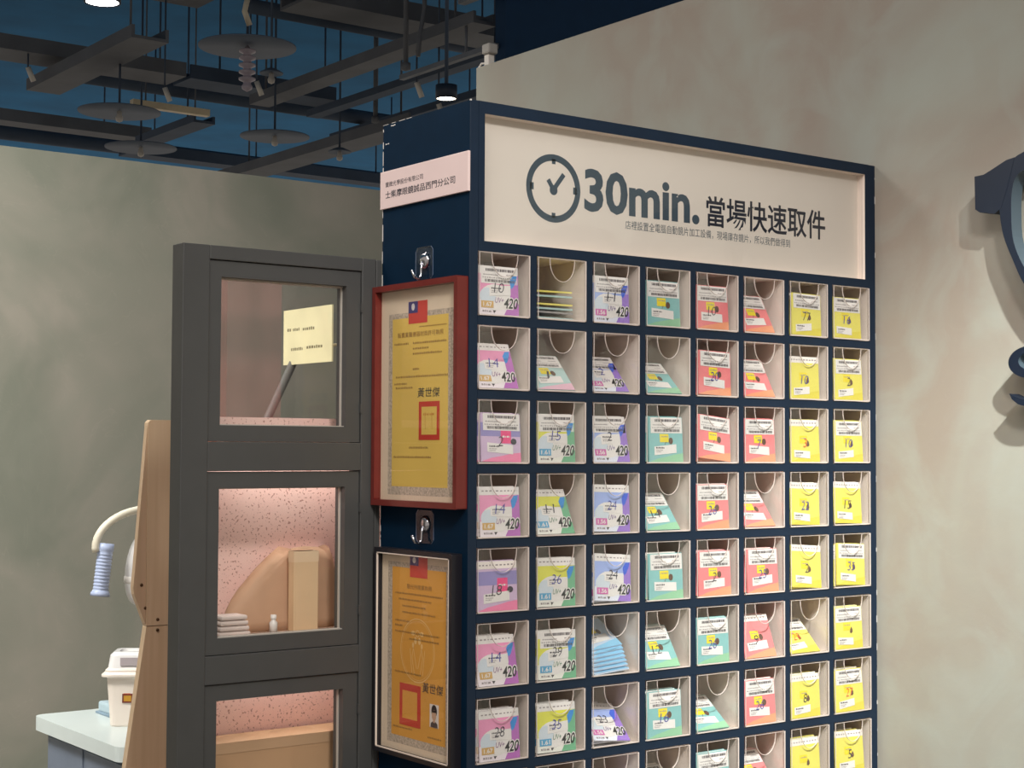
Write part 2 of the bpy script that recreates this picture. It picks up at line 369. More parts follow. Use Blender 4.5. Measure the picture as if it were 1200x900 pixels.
def plate_mesh():
    m = MB(); x0 = .0009; x1 = x0+BW; z0 = .0006; z1 = z0+BH-.001; y0 = -.0025; cx = (x0+x1)/2; rx, rz = .0262, .037
    arc = [(cx+rx*math.cos(a), z1-rz*abs(math.sin(a))**.85) for a in [PI*k/16 for k in range(17)]]
    # front plate: strips either side of the notch, so every face stays convex
    pts = [(x1, z1)]+arc+[(x0, z1)]
    V = []; Fc = []
    for y in (y0, y0+.0015):
        b = len(V)
        for p in pts: V.append((p[0], y, p[1]))
        for p in pts: V.append((p[0], y, z0))
        n = len(pts)
        for i in range(n-1): Fc.append((b+i, b+i+1, b+n+i+1, b+n+i))
    m.add(V, Fc, M_CLEAR)
    # pale notch rim, its gleam painted in the colour
    V = []; Fc = []; n = len(arc)
    cxz = (cx, z1)
    for i, p in enumerate(arc):
        k = 1+.0004/.026
        for y in (y0-.0002, y0+.0017):
            V.append((p[0], y, p[1])); V.append((cx+(p[0]-cx)*k, y, z1+(p[1]-z1)*k-.0003))
    for i in range(n-1):
        a = 4*i
        Fc += [(a, a+1, a+5, a+4), (a+2, a+3, a+7, a+6), (a, a+2, a+6, a+4), (a+1, a+3, a+7, a+5)]
    m.add(V, Fc, M_EDGE)
    return m.mesh('front_plate')
TRAY, PLATE = tray_mesh(), plate_mesh()

# ------------------------------------------------------------ lens packets
S = .080; TH = .003
def ink(n, c): return mat('ink_'+n, c, .5, var=.03, scale=40)
I_WHITE = ink('white', (230, 224, 219)); I_OFF = ink('off_white', (236, 226, 218)); I_LT = ink('pale_text', (150, 140, 140)); I_DK = ink('text', (70, 62, 66))
I_PALE = ink('pale_blue', (205, 214, 222)); I_BLUE = ink('blue', (52, 140, 214)); I_YSQ = ink('bright_yellow', (234, 212, 40)); I_DROP = ink('drop', (96, 66, 50))
I_BLUEINK = ink('pen_blue', (60, 60, 150)); I_PENK = ink('pen_black', (52, 46, 62)); I_RED = ink('pen_red', (226, 84, 40))
SLEEVE = {}
def sleeve(name, col):
    if name not in SLEEVE:
        m = mat('sleeve_'+name, col, .45, var=.04, scale=18); b = MB(); h = S/2; c = .002
        b.prism([(-h, 0), (h, 0), (h, S-c), (h-c, S), (-h+c, S), (-h, S-c)], 'y', 0, TH, m); SLEEVE[name] = b.mesh('sleeve')
    return SLEEVE[name]
def X(u): return (u-.5)*S
def Z(v): return v*S
def r_(A, a, b, c, d, m, k=1): A.rect(X(a), Z(b), X(c), Z(d), m, k)
def p_(A, pts, m, k=1): A.poly([(X(a), Z(b)) for a, b in pts], m, k)
ARTS = {}
UVC = {'pink': ((232, 150, 186), (184, 104, 184), (206, 164, 96), '1.67', I_BLUE), 'lime': ((220, 218, 80), (112, 178, 136), (84, 160, 200), '1.61', I_BLUE),
       'blue': ((158, 176, 228), (152, 116, 200), (206, 104, 168), '1.56', ink('deep_blue', (60, 96, 214)))}
def art_uv(v):
    if ('uv', v) in ARTS: return ARTS['uv', v]
    c1, c2, c3, num, drop = UVC[v]; A = Art()
    m1, m2, m3 = ink(v+'_band', c1), ink(v+'_side', c2), ink(v+'_tab', c3)
    r_(A, 0, .60, 1, .84, m1, 1)
    p_(A, [(0, .30), (.0, .60), (.3, .60), (.25, .45), (.1, .35)], m1, 1)
    A.ell(X(.42), Z(.36), .40*S, .27*S, I_WHITE, 2, 24)
    A.ell(X(.22), Z(.38), .20*S, .17*S, I_PALE, 3, 20)
    p_(A, [(1, .84), (.86, .80), (.78, .55), (.80, .3), (.62, 0), (1, 0)], m2, 4)
    p_(A, [(.80, .60), (.78, .72), (.86, .82), (.97, .83), (.95, .74), (.88, .60), (.82, .55)], drop, 5)
    r_(A, 0, .84, 1, 1, I_WHITE, 2); A.dashes(X(.06), X(.95), Z(.91), .0022, I_LT, 3, 5, 1, 2.5, 1.4)
    r_(A, .05, .14, .36, .28, m3, 5); A.text(num, X(.10), Z(.165), X(.32), Z(.255), I_WHITE, 6, .02)
    A.dashes(X(.08), X(.3), Z(.05), .0035, I_LT, 5, 9); p_(A, [(.34, .09), (.42, .09), (.37, .03)], I_DK, 5)
    A.text('420', X(.60), Z(.12), X(1.0), Z(.38), I_WHITE, 7, .09, .25); A.text('420', X(.62), Z(.14), X(.98), Z(.36), M_BLACK, 8, .02, .25)
    A.text('UV+', X(.40), Z(.25), X(.62), Z(.36), ink(v+'_uv', tuple(int(q*.7) for q in c2)), 7, .0, .3)
    ARTS['uv', v] = A.mb.mesh('artwork'); return ARTS['uv', v]
def art_lab(v, c1, c2, sq=True, band=False):
    k = ('lab', v, band)
    if k in ARTS: return ARTS[k]
    A = Art(); m2 = ink(v+'_foot', c2)
    p_(A, [(.0, 0), (1, 0), (1, .2), (.75, .17), (.5, .12), (.25, .08)], m2, 1)
    if band:
        r_(A, 0, .85, 1, 1, I_OFF, 2); A.dashes(X(.06), X(.95), Z(.91), .0026, I_LT, 3, 3, 1, 2, 1.2)
    if v == 'lavender':
        r_(A, 0, .52, 1, .8, ink('violet_band', (146, 136, 190)), 1); r_(A, .5, .38, .76, .66, ink('rose_square', (236, 64, 130)), 3)
        A.dashes(X(.54), X(.73), Z(.5), .003, I_WHITE, 4, 2); A.ell(X(.82), Z(.42), .006, .005, I_PENK, 5)
    elif sq:
        r_(A, .32, .44, .58, .62, I_YSQ, 3); A.dashes(X(.36), X(.55), Z(.55), .0022, I_LT, 4, 4)
        if v == 'yellow': p_(A, [(.55, .38), (.60, .36), (.65, .40), (.64, .46), (.60, .52), (.56, .45)], I_DROP, 5)
        else: A.ell(X(.64), Z(.47), .0052, .006, I_DROP, 5, 12); A.line([(X(.5), Z(.45)), (X(.46), Z(.38))], .001, I_DROP, 4)
    A.rect(X(.04), Z(.03), X(.96), Z(.036), m2, 2)
    ARTS[k] = A.mb.mesh('artwork'); return ARTS[k]
def barcode(A, x0, x1, y, h, m, seed):
    q = random.Random(seed); x = x0
    while x < x1:
        wv = q.uniform(.0007, .0024); A.rect(x, y, min(x+wv, x1), y+h, m, 6); x += wv+q.uniform(.0004, .0012)
def top_label(seed):
    k = ('top', seed)
    if k not in ARTS:
        A = Art(); r_(A, .06, .64, .985, .985, I_WHITE, 4)
        barcode(A, X(.18), X(.90), Z(.89), .0045, I_DK, seed); barcode(A, X(.16), X(.92), Z(.67), .0045, I_DK, seed+9)
        A.dashes(X(.12), X(.5), Z(.81), .0018, I_LT, 6, seed); A.dashes(X(.1), X(.95), Z(.75), .0018, I_LT, 6, seed+1, 1, 2, 1)
        A.dashes(X(.7), X(.9), Z(.82), .0018, I_LT, 6, seed+2); ARTS[k] = A.mb.mesh('barcode_label')
    return ARTS[k]
def price(kind, seed):
    k = ('price', kind, seed)
    if k not in ARTS:
        A = Art()
        if kind == 'uv': a, b, c, d, L = .26, .40, .80, .60, 7
        elif kind == 'yl': a, b, c, d, L = .12, .10, .66, .27, 5
        else: a, b, c, d, L = .15, .18, .80, .37, 5
        rot = random.Random(seed).uniform(-.03, .03)
        A.poly([(X(a), Z(b-rot)), (X(c), Z(b+rot)), (X(c), Z(d+rot)), (X(a), Z(d-rot))], I_WHITE, L)
        A.dashes(X(a+.05), X(a+.3), Z(d-.07), .0028, I_DK, L+1, seed, .4, 1.2, .3); A.dashes(X(a+.05), X(a+.24), Z(d-.115), .0016, I_LT, L+1, seed+1)
        A.dashes(X(a+.05), X(a+.2), Z(d-.15), .0016, I_LT, L+1, seed+2); ARTS[k] = A.mb.mesh('price_sticker')
    return ARTS[k]
def pen(s, kind, m, x=None, y=None):
    k = ('pen', s, kind, m.name, x, y)
    if k not in ARTS:
        A = Art(); cx, cy = {'uv': (.5, .56), 'lab': (.48, .42), 'yl': (.5, .45)}[kind]
        if x is not None: cx, cy = x, y
        wd = .13*len(s); A.text(s, X(cx-wd/2), Z(cy-.10), X(cx+wd/2), Z(cy+.10), m, 10, -.012, .15); ARTS[k] = A.mb.mesh('handwriting')
    return ARTS[k]
KIND = {  # sleeve colour, print
    'pink': ((238, 226, 230), 'uv'), 'lime': ((236, 234, 224), 'uv'), 'blue': ((226, 228, 240), 'uv'),
    'sky': ((196, 212, 232), 'lab'), 'teal': ((132, 186, 184), 'lab'), 'coral': ((234, 128, 130), 'lab'), 'yellow': ((228, 216, 96), 'yl'),
    'lavender': ((206, 178, 208), 'lab'), 'mint': ((176, 204, 200), 'lab'), 'grey': ((150, 146, 144), 'lab'), 'paleyellow': ((232, 220, 110), 'yl')}
FOOT = {'sky': (140, 196, 228), 'teal': (146, 196, 156), 'coral': (238, 156, 116), 'yellow': (220, 204, 70), 'lavender': (240, 130, 170), 'mint': (226, 180, 196), 'grey': (170, 160, 160), 'paleyellow': (220, 210, 90)}
NAMEC = {'sky': 'pale blue', 'pink': 'white and pink', 'lime': 'white and lime green', 'blue': 'white and violet-blue', 'teal': 'teal', 'coral': 'coral red', 'yellow': 'yellow',
         'lavender': 'lavender', 'mint': 'pale mint', 'grey': 'grey', 'paleyellow': 'pale yellow'}
def packet(kind, name, label, loc, tilt, roll, yaw_, lab, num, seed, group, front=True, penm=None, sh=None):
    col, pr = KIND[kind]
    o = thing(name, label, 'packet', loc, group, (-math.radians(tilt), math.radians(roll), math.radians(yaw_)))
    link('sleeve', sleeve(kind, col), o)
    if pr == 'uv': link('artwork', art_uv(kind), o)
    else: link('artwork', art_lab(kind, col, FOOT[kind], band=(lab == 'band')), o)
    if lab == 'label': link('barcode_label', top_label(seed % 4), o)
    if front:
        link('price_sticker', price(pr, seed % 5), o)
        if num: link('handwriting', pen(num, pr, penm or [I_PENK, I_BLUEINK][seed % 2]), o)
    return o

P, Lm, B, T, K, Y, V, G = 'pink', 'lime', 'blue', 'teal', 'coral', 'yellow', 'lavender', 'grey'
# per cell: kind, tilt, label, number, side offset (mm), packets behind, roll, style
GRID = {
 (1,1):(P,3,'label','10',-3,1,0), (1,2):('flat',), (1,3):(B,3,'label','11',-6,1,0), (1,4):(T,3,'label','',-8,1,0), (1,5):(K,4,'label','10',-5,2,0), (1,6):(K,28,'label','',-4,2,0), (1,7):(Y,3,'label','77',4,1,1), (1,8):(Y,3,'label','16',-6,1,0),
 (2,1):(P,22,'band','14',-2,1,0), (2,2):('mint',42,'label','1',-3,1,0), (2,3):(B,40,'label','2',-4,1,0), (2,4):(T,46,'label','',2,2,0), (2,5):(K,4,'label','20',3,1,2), (2,6):(K,28,'label','',-3,2,0), (2,7):(Y,2,'band','10',-6,0,0), (2,8):(Y,3,'label','2',2,2,0),
 (3,1):(V,5,'label','2',4,1,1), (3,2):(Lm,3,'label','15',-5,1,0), (3,3):(B,12,'label','2',0,1,0), (3,4):(T,3,'label','',5,2,0), (3,5):(K,8,'label','',2,1,6), (3,6):(K,3,'label','7',-2,1,0), (3,7):(Y,3,'band','3',-1,2,0), (3,8):(Y,3,'label','10',2,2,0),
 (4,1):(P,4,'band','14',3,1,0), (4,2):(Lm,24,'band','11',-3,0,0), (4,3):(B,5,'band','24',0,1,2), (4,4):(T,38,'label','14',-4,1,0), (4,5):(K,3,'label','26',-4,1,0), (4,6):(K,36,'label','',-6,1,0), (4,7):(Y,4,'band','22',-6,1,2), (4,8):(Y,5,'band','15',-2,1,2),
 (5,1):(V,3,'band','18',-2,1,0), (5,2):(Lm,3,'band','36',-1,2,1), (5,3):(B,6,'band','24',2,2,4), (5,4):(T,3,'label','',5,2,0), (5,5):(K,3,'label','2',3,2,0), (5,6):(K,4,'label','25',6,2,0), (5,7):(Y,6,'band','2',2,1,4), (5,8):(Y,4,'label','35',6,2,3),
 (6,1):(P,12,'band','14',1,2,0), (6,2):(Lm,3,'label','29',1,2,1), (6,3):('fan',), (6,4):(T,32,'label','12',-2,2,0), (6,5):(T,3,'label','26',-4,1,0), (6,6):(K,20,'band','9',0,2,0), (6,7):(Y,44,'label','29',-5,1,0), (6,8):(Y,3,'label','',-1,2,0),
 (7,1):(P,4,'band','28',4,2,0), (7,2):(Lm,4,'band','35',1,2,1), (7,3):(B,46,'band','23',2,2,6), (7,4):(T,3,'label','16',2,2,0), (7,5):(T,52,'label','',-2,2,0), (7,6):(K,4,'label','26',-2,1,0), (7,7):(Y,3,'band','8',-4,2,0), (7,8):(Y,5,'label','27',2,2,0),
 (8,1):(P,4,'band','',2,1,0), (8,2):(Lm,4,'band','',1,1,0), (8,3):(B,44,'band','',0,2,0), (8,4):(G,42,'label','',-4,1,0), (8,5):(T,4,'label','2',0,1,0), (8,6):(K,40,'label','7',-6,1,0), (8,7):(Y,4,'band','',-4,2,0), (8,8):(Y,6,'band','5',2,2,2)}
POS = ['', 'middle ', 'rearmost ']
for r in range(1, NR+1):
    for c in range(1, 9):
        g = GRID[r, c]; z0 = CTp(r)-OP; x0 = CL(c); seed = r*13+c*7; floor = z0+.0024
        where = 'the %s box of the %s row' % (ORD[c], ORD[r])
        what = {'flat': 'flat piled pale packets', 'fan': 'fanned pale blue packets'}.get(g[0]) or \
               ('slumped ' if g[1] > 20 else 'upright ')+NAMEC[g[0]]+' packets'
        bx = thing('card_box', 'clear box of %s, %s row from top, %s from left' % (what, ORD[r], ORD[c]), 'box', (x0, 0, z0), 'clear boxes in the pigeonholes')
        link('tray', TRAY, bx); link('front_plate', PLATE, bx)
        grp = 'lens packets in %s' % where
        if g[0] == 'flat':
            hs = [(.0, 'mint'), (.010, 'grey'), (.0165, 'mint'), (.024, 'paleyellow'), (.038, 'mint'), (.046, 'paleyellow')]
            nm = ['lowest', 'second lowest', 'third lowest', 'fourth lowest', 'second from top', 'topmost']
            for i, (h, kd) in enumerate(hs):
                packet(kd, 'lens_packet', '%s flat %s packet in %s' % (nm[i], NAMEC[kd], where), (x0+.0475, .010+i*.002, floor+h+.0034), 88-(i > 2)*3, 0, 4-2*i, 'label', '', seed+i, grp, False)
            continue
        if g[0] == 'fan':
            nm = ['lowest', 'second lowest', 'third lowest', 'fourth lowest', 'fifth lowest', 'second from top', 'topmost']
            for i in range(7):
                packet('sky', 'lens_packet', '%s slumped %s packet in %s' % (nm[i], NAMEC['sky'], where), (x0+.05+.001*i, .006+.0035*i, floor+.004+i*.0062), 80-i*4.5, -3, 2+i, 'band', '29' if i == 0 else '', seed+i, grp, i == 6)
            continue
        kd, tilt, lab, num, dx, nb, roll = g; ta = math.radians(tilt)
        lift = TH*math.sin(ta)+.041*abs(math.sin(math.radians(roll)))
        tw = 'slumped' if tilt > 20 else 'upright'
        pm = I_RED if (r, c) in ((3, 7), (7, 8), (6, 7)) else None
        packet(kd, 'lens_packet', 'front %s %s packet in %s' % (tw, NAMEC[kd], where), (max(x0+.0457+dx*.001, x0+.0436), .0012, floor+lift), tilt, roll, 0, lab, num, seed, grp, True, pm)
        for i in range(nb):
            q = random.Random(seed+i*31); gap = (.0062+.004*q.random())*(i+1)
            kb = kd
            ox = x0+.0457+dx*.001-(.004+.006*q.random())*(1 if dx > -3 else .2)*(i+1)
            ox = max(ox, x0+.0442)
            packet(kb, 'lens_packet', '%s%s packet in %s' % ((POS[1] if i == 0 else POS[2]) if nb > 1 else 'rear ', NAMEC[kb], where),
                   (ox, .0012+gap/max(.5, math.cos(ta)), floor+TH*math.sin(ta)+.0012), tilt+q.uniform(.1, 1.2)*(i+1), 0, q.uniform(-.5, .5), 'band' if KIND[kb][1] != 'uv' and q.random() < .5 else 'label', '', seed+i+1, grp, False)

# ------------------------------------------------------------ things on the cabinet's side
SIDE = dict(r=(0, -1, 0), u=(0, 0, 1), n=(-1, 0, 0))
sg = thing('name_plate', 'narrow pinkish white company name plate on the navy cabinet side', 'sign', (0, .132, 1.9112))
M_PLATE = mat('name_plate_white', (232, 208, 204), .45, var=.02)
MB().box(-.0045, 0, -.133, .134, 0, .0655, M_PLATE).build('plate', sg, bevel=.0008)
A = Art((-.0045, 0, 0), **SIDE)
A.text('寶緻光學股份有限公司', -.1166, .0367, .0012, .0460, M_DINK, 1, .004)
A.text('士樂摩眼鏡誠品西門分公司', -.1164, .0168, .0962, .0300, M_DINK, 1, .010)
A.mb.build('lettering', sg)

def hook(z, y, label, split):
    h = thing('adhesive_hook', label, 'hook', (0, y, z), 'adhesive hooks on the cabinet side')
    m = MB(); w2, hh, c = .026, .055, .006
    m.prism([(-w2+c, -hh/2), (w2-c, -hh/2), (w2, -hh/2+c), (w2, hh/2-c), (w2-c, hh/2), (-w2+c, hh/2), (-w2, hh/2-c), (-w2, -hh/2+c)], 'x', -.0012, 0, M_CLEAR, MATS['acrylic_rim'])
    m.build('clear_plate', h)
    MB().lathe([(0, .001), (.013, .001), (.0145, .003), (.010, .006), (.004, .0075), (0, .0075)], (0, -.003, .004), M_SILVER, 24, (-1, 0, 0)).build('boss', h)
    pts = [(-.007, -.003, .002), (-.0085, -.003, -.010), (-.009, -.003, -.022), (-.014, -.003, -.0275), (-.022, -.003, -.025), (-.027, -.003, -.015)]
    MB().tube(pts, .0022, M_SILVER, 10).lathe([(0, -.003), (.003, 0), (0, .003)], pts[-1], M_SILVER, 10).build('hook_wire', h)
mat('acrylic_rim', (96, 112, 136), .3)
hook(1.806, .131, 'clear adhesive hook with chrome boss above the red framed certificate', 0)
hook(1.366, .124, 'clear adhesive hook above the black framed certificate', 1)

def cert(y0, y1, z0, z1, t, fm, label, kind):
    H = z1-z0; Wd = y1-y0; fw = .010 if kind == 'red' else .008
    f = thing('picture_frame', label, 'frame', (0, (y0+y1)/2, z0)); hw = Wd/2
    def side(pts, nm='moulding'):
        m = MB(); m.prism(pts, 'x', -t, 0, fm); m.build(nm, f, bevel=.002)
    side([(-hw, 0), (hw, 0), (hw-fw, fw), (-hw+fw, fw)]); side([(-hw, H), (hw, H), (hw-fw, H-fw), (-hw+fw, H-fw)])
    side([(-hw, 0), (-hw, H), (-hw+fw, H-fw), (-hw+fw, fw)]); side([(hw, 0), (hw, H), (hw-fw, H-fw), (hw-fw, fw)])
    iw, ih = Wd-2*fw, H-2*fw
    if kind != 'red':
        m = MB(); lp = mat('cream_lip', (226, 210, 196), .4); a, b, q = hw-fw, .0018, -t-.0004
        m.box(q, q+.003, -a, a, fw, fw+b, lp); m.box(q, q+.003, -a, a, H-fw-b, H-fw, lp); m.box(q, q+.003, -a, -a+b, fw, H-fw, lp); m.box(q, q+.003, a-b, a, fw, H-fw, lp)
        m.build('inner_lip', f)
    paper = mat('certificate_paper', (236, 214, 186), .7, var=.02)
    sh = MB().box(-.008, -.004, -iw/2, iw/2, fw, H-fw, paper).build('certificate', f)
    MB().box(-.0125, -.0115, -iw/2, iw/2, fw, H-fw, M_GLASS).build('glazing', f)
    A = Art((-.008, iw/2, H-fw), **SIDE, step=.00015)
    def rc(a, b, c, d, m, k=1): A.rect(a*iw, -d*ih, c*iw, -b*ih, m, k)
    bord = mat('ornate_border', (196, 178, 158), .7, var=.35, scale=320)
    gold = mat('certificate_gold' if kind == 'red' else 'certificate_orange', (236, 198, 96) if kind == 'red' else (230, 164, 66), .7, var=.03)
    red = mat('seal_red', (208, 58, 40), .6); flag = mat('flag_red', (214, 70, 58), .6); blue = mat('flag_blue', (64, 62, 120), .6)
    tx = mat('certificate_text', (156, 116, 62), .6); gy = mat('signature_ink', (60, 62, 60), .6)
    if kind == 'red':
        rc(.10, .11, .92, .975, bord, 1); rc(.15, .135, .86, .935, gold, 2)
        rc(.36, .06, .60, .165, flag, 4); rc(.36, .06, .48, .115, blue, 5); A.ell(.42*iw, -.086*ih, .005, .006, I_WHITE, 6)
        A.text('販賣業醫療器材商許可執照', .22*iw, -.228*ih, .80*iw, -.203*ih, tx, 4, 0)
        for (v, a, b) in ((.185, .5, .84), (.262, .18, .36), (.262, .42, .84), (.288, .42, .62), (.312, .42, .78), (.385, .42, .5), (.420, .20, .86), (.452, .18, .34), (.472, .2, .42), (.755, .38, .62), (.80, .18, .66)):
            A.dashes(a*iw, b*iw, -v*ih, .0036 if v > .2 else .0022, tx, 4, int(v*999), .5, .8, .5)
        rc(.50, .535, .76, .715, red, 4); rc(.535, .560, .725, .690, gold, 5); A.dashes(.56*iw, .70*iw, -.6*ih, .004, mat('seal_faint', (214, 150, 60), .7), 6, 3)
        for q in range(3): A.line([(.58*iw+q*.02, -.585*ih), (.585*iw+q*.02, -.665*ih)], .0012, MATS['seal_faint'], 6)
        A.text('黃世傑', .48*iw, -.515*ih, .76*iw, -.470*ih, gy, 5, 0, .1)
    else:
        rc(.09, .045, .955, .965, bord, 1); rc(.15, .07, .89, .925, gold, 2)
        rc(.40, 0, .64, .115, flag, 4); rc(.40, 0, .52, .055, blue, 5); A.ell(.46*iw, -.028*ih, .005, .005, I_WHITE, 6)
        A.text('驗光所開業執照', .36*iw, -.175*ih, .70*iw, -.150*ih, tx, 4, 0)
        for (v, a, b) in ((.205, .2, .85), (.235, .25, .7), (.268, .3, .62), (.30, .3, .75), (.345, .2, .4), (.37, .2, .3), (.40, .2, .8), (.43, .4, .8), (.605, .2, .56), (.885, .18, .45), (.9, .66, .84)):
            A.dashes(a*iw, b*iw, -v*ih, .0032, tx, 5, int(v*999), .5, .8, .5)
        em = mat('emblem_cream', (244, 200, 130), .6); cx, cy = .51*iw, -.48*ih; rx = .235*iw; ry = .055+.0
        A.ring(cx, cy, rx, .053, .0016, em, 4); A.ring(cx, cy, rx-.004, .049, .0007, em, 4)
        for s in (-1, 1):
            A.line([(cx+s*.002, cy-.03), (cx+s*.012, cy+.004), (cx+s*.016, cy-.012), (cx+s*.008, cy-.042)], .0014, em, 4)
            A.line([(cx+s*.022, cy+.002), (cx+s*.016, cy-.04)], .0014, em, 4); A.ell(cx+s*.013, cy+.008, .003, .0045, em, 4)
            A.ell(cx+s*.013, cy+.028, .006, .004, em, 4); A.ell(cx+s*.006, cy+.016, .004, .006, em, 4)
        A.ring(cx, cy+.028, .006, .006, .0015, em, 4)
        rc(.27, .655, .56, .865, red, 6); rc(.31, .690, .515, .830, gold, 7)
        A.text('黃世傑', .58*iw, -.680*ih, .86*iw, -.630*ih, gy, 6, 0, .1)
        # small printed portrait
        rc(.685, .728, .805, .842, I_OFF, 6); skin = mat('printed_skin', (206, 164, 136), .6); pcx = .745*iw
        A.poly([(pcx-.0105, -.841*ih), (pcx+.0105, -.841*ih), (pcx+.0095, -.822*ih), (pcx+.004, -.812*ih), (pcx-.004, -.812*ih), (pcx-.0095, -.822*ih)], I_DK, 7)
        A.ell(pcx, -.762*ih, .0082, .0105, M_BLACK, 7); A.rect(pcx-.0028, -.818*ih, pcx+.0028, -.795*ih, skin, 8); A.ell(pcx, -.782*ih, .0064, .0088, skin, 9)
        A.poly([(pcx-.0064, -.768*ih), (pcx+.0064, -.768*ih), (pcx+.006, -.757*ih), (pcx-.006, -.757*ih)], M_BLACK, 10)
    A.mb.build('print', sh)
cert(.0035, .2615, 1.3985, 1.774, .0215, mat('red_wood_frame', (112, 40, 34), .28, var=.1, scale=30), 'red wooden frame with yellow certificate on the cabinet side', 'red')
cert(.0165, .2515, .9815, 1.3270, .0200, mat('black_frame', (30, 28, 34), .35), 'black frame with orange certificate and small portrait photo', 'black')

# ------------------------------------------------------------ charcoal partition with glazed openings
dv = thing('glazed_partition', 'charcoal grey partition with square glazed openings left of the cabinet', 'partition', (0, CD, 0))
DT, TB = 1.824, .040; PLx, PRx = -.3752, -.0128
WX0, WX1 = -.328, -.0405; wins = [(1.5050, 1.8013), (1.1602, 1.4575), (.8170, 1.1142), (.4735, .7708)]
def pbox(name, x0, x1, z0, z1, y0=0, y1=TB, bev=.0012): return MB().box(x0, x1, y0, y1, z0, z1, M_GREY).build(name, dv, bevel=bev)
pbox('upright', PLx, WX0, 0, DT); pbox('upright', WX1, PRx, 0, DT); pbox('end_post', PRx+.0012, -.0004, 0, DT-.001, .0008)
zz = [DT]+[z for w_ in wins for z in (w_[1], w_[0])]+[0]
for i in range(0, len(zz), 2): pbox('crossrail', WX0, WX1, zz[i+1], zz[i])
for (a, b) in wins:
    g = .0012; x0, x1 = WX0+g, WX1-g; z0, z1 = a+g, b-g; sw = .0215; s0, s1 = .004, TB-.004
    sash = MB(); sash.box(x0, x0+sw, s0, s1, z0, z1, M_GREY); sash.box(x1-sw-.006, x1, s0, s1, z0, z1, M_GREY)
    sash.box(x0+sw, x1-sw-.006, s0, s1, z1-.026, z1, M_GREY); sash.box(x0+sw, x1-sw-.006, s0, s1, z0, z0+.026, M_GREY)
    sf = sash.build('sash', dv)
    MB().box(x0+sw, x1-sw-.006, .022, .026, z0+.026, z1-.026, M_GLASS).build('pane', sf)
    pb = MB(); be = mat('pale_bead', (176, 170, 160), .5)
    pb.box(x1-sw-.0072, x1-sw-.006, .018, .024, z0+.026, z1-.026, be); pb.box(x0+sw, x1-sw-.006, .016, .036, z1-.028, z1-.026, be); pb.box(x0+sw, x1-sw-.006, .010, .021, z0+.026, z0+.0275, be)
    pb.build('glazing_bead', sf)
    for hz in (z1-.07, z0+.05): MB().box(WX1-.0022, WX1+.0015, -.0016, .004, hz, hz+.016, M_GREY).build('hinge', dv)

# pink speckled cabinet behind the glass
M_PINK = speckle('pink_speckled_board', (250, 206, 194), (190, 142, 130), .38, 230, (246, 212, 200))
M_PINK2 = speckle('brown_speckled_board', (170, 140, 118), (70, 58, 50), .44, 260)
sh = thing('pink_shelf_unit', 'pink speckled shelf unit seen behind the partition glass', 'shelf', (-.1, .36, 0))
MB().box(-.195, .2, .06, .078, 0, 1.547, M_PINK).build('back_board', sh)
MB().box(-.200, .2, -.05, .06, 1.165, 1.181, M_PINK2).build('shelf', sh)
MB().box(-.195, .2, -.05, .06, .82, .836, M_PINK2).build('shelf', sh)
MB().box(.2, .215, -.05, .078, 0, 1.547, M_PINK).build('end_board', sh)
MB().box(-.195, .2, .0595, .0785, 1.547, 1.549, mat('pink_edge', (226, 190, 184), .5)).build('top_edge', sh)
pm_ = bpy.data.materials.new('reflection_pink'); pm_.use_nodes = True; b_ = pm_.node_tree.nodes['Principled BSDF']
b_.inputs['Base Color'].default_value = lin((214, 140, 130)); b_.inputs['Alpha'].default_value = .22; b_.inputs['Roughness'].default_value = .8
ct = thing('reflection_veil', 'sheer pink curtain standing in for a reflection in the top pane', 'veil', (-.21, .47, 0))  # added sheer sheets paint the pink reflection of the glass
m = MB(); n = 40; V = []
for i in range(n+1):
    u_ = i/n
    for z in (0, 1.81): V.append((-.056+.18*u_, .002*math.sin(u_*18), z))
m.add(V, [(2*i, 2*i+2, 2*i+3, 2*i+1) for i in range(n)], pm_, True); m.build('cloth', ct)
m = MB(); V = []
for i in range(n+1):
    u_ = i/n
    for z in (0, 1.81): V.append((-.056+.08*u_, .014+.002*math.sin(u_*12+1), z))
m.add(V, [(2*i, 2*i+2, 2*i+3, 2*i+1) for i in range(n)], pm_, True); m.build('second_layer', ct)
MB().tube([(-.058, .007, 1.813), (.14, .007, 1.813)], .004, M_SILVER, 8).build('rod', ct)
arch_mat = mat('arch_tan', (196, 156, 124), .7, var=.05, scale=30)
def pane_fill(z, p):  # added hidden fill and strip, brightening the boards behind the panes
    MB().box(-.15, .15, .005, .030, z, z+.008, M_WHITE).build('fill_strip', sh)
    l = bpy.data.lights.new('pane_fill', 'AREA'); l.shape = 'RECTANGLE'; l.size = .28; l.size_y = .02; l.energy = p; l.color = (1, .93, .88)
    o_ = bpy.data.objects.new('pane_fill', l); C.objects.link(o_); o_.parent = sh; o_.location = (0, .018, z-.002)
pane_fill(1.500, .36); pane_fill(1.150, .22)
MB().box(-.195, .2, .0, .06, 1.508, 1.547, M_PINK).build('top_board', sh)
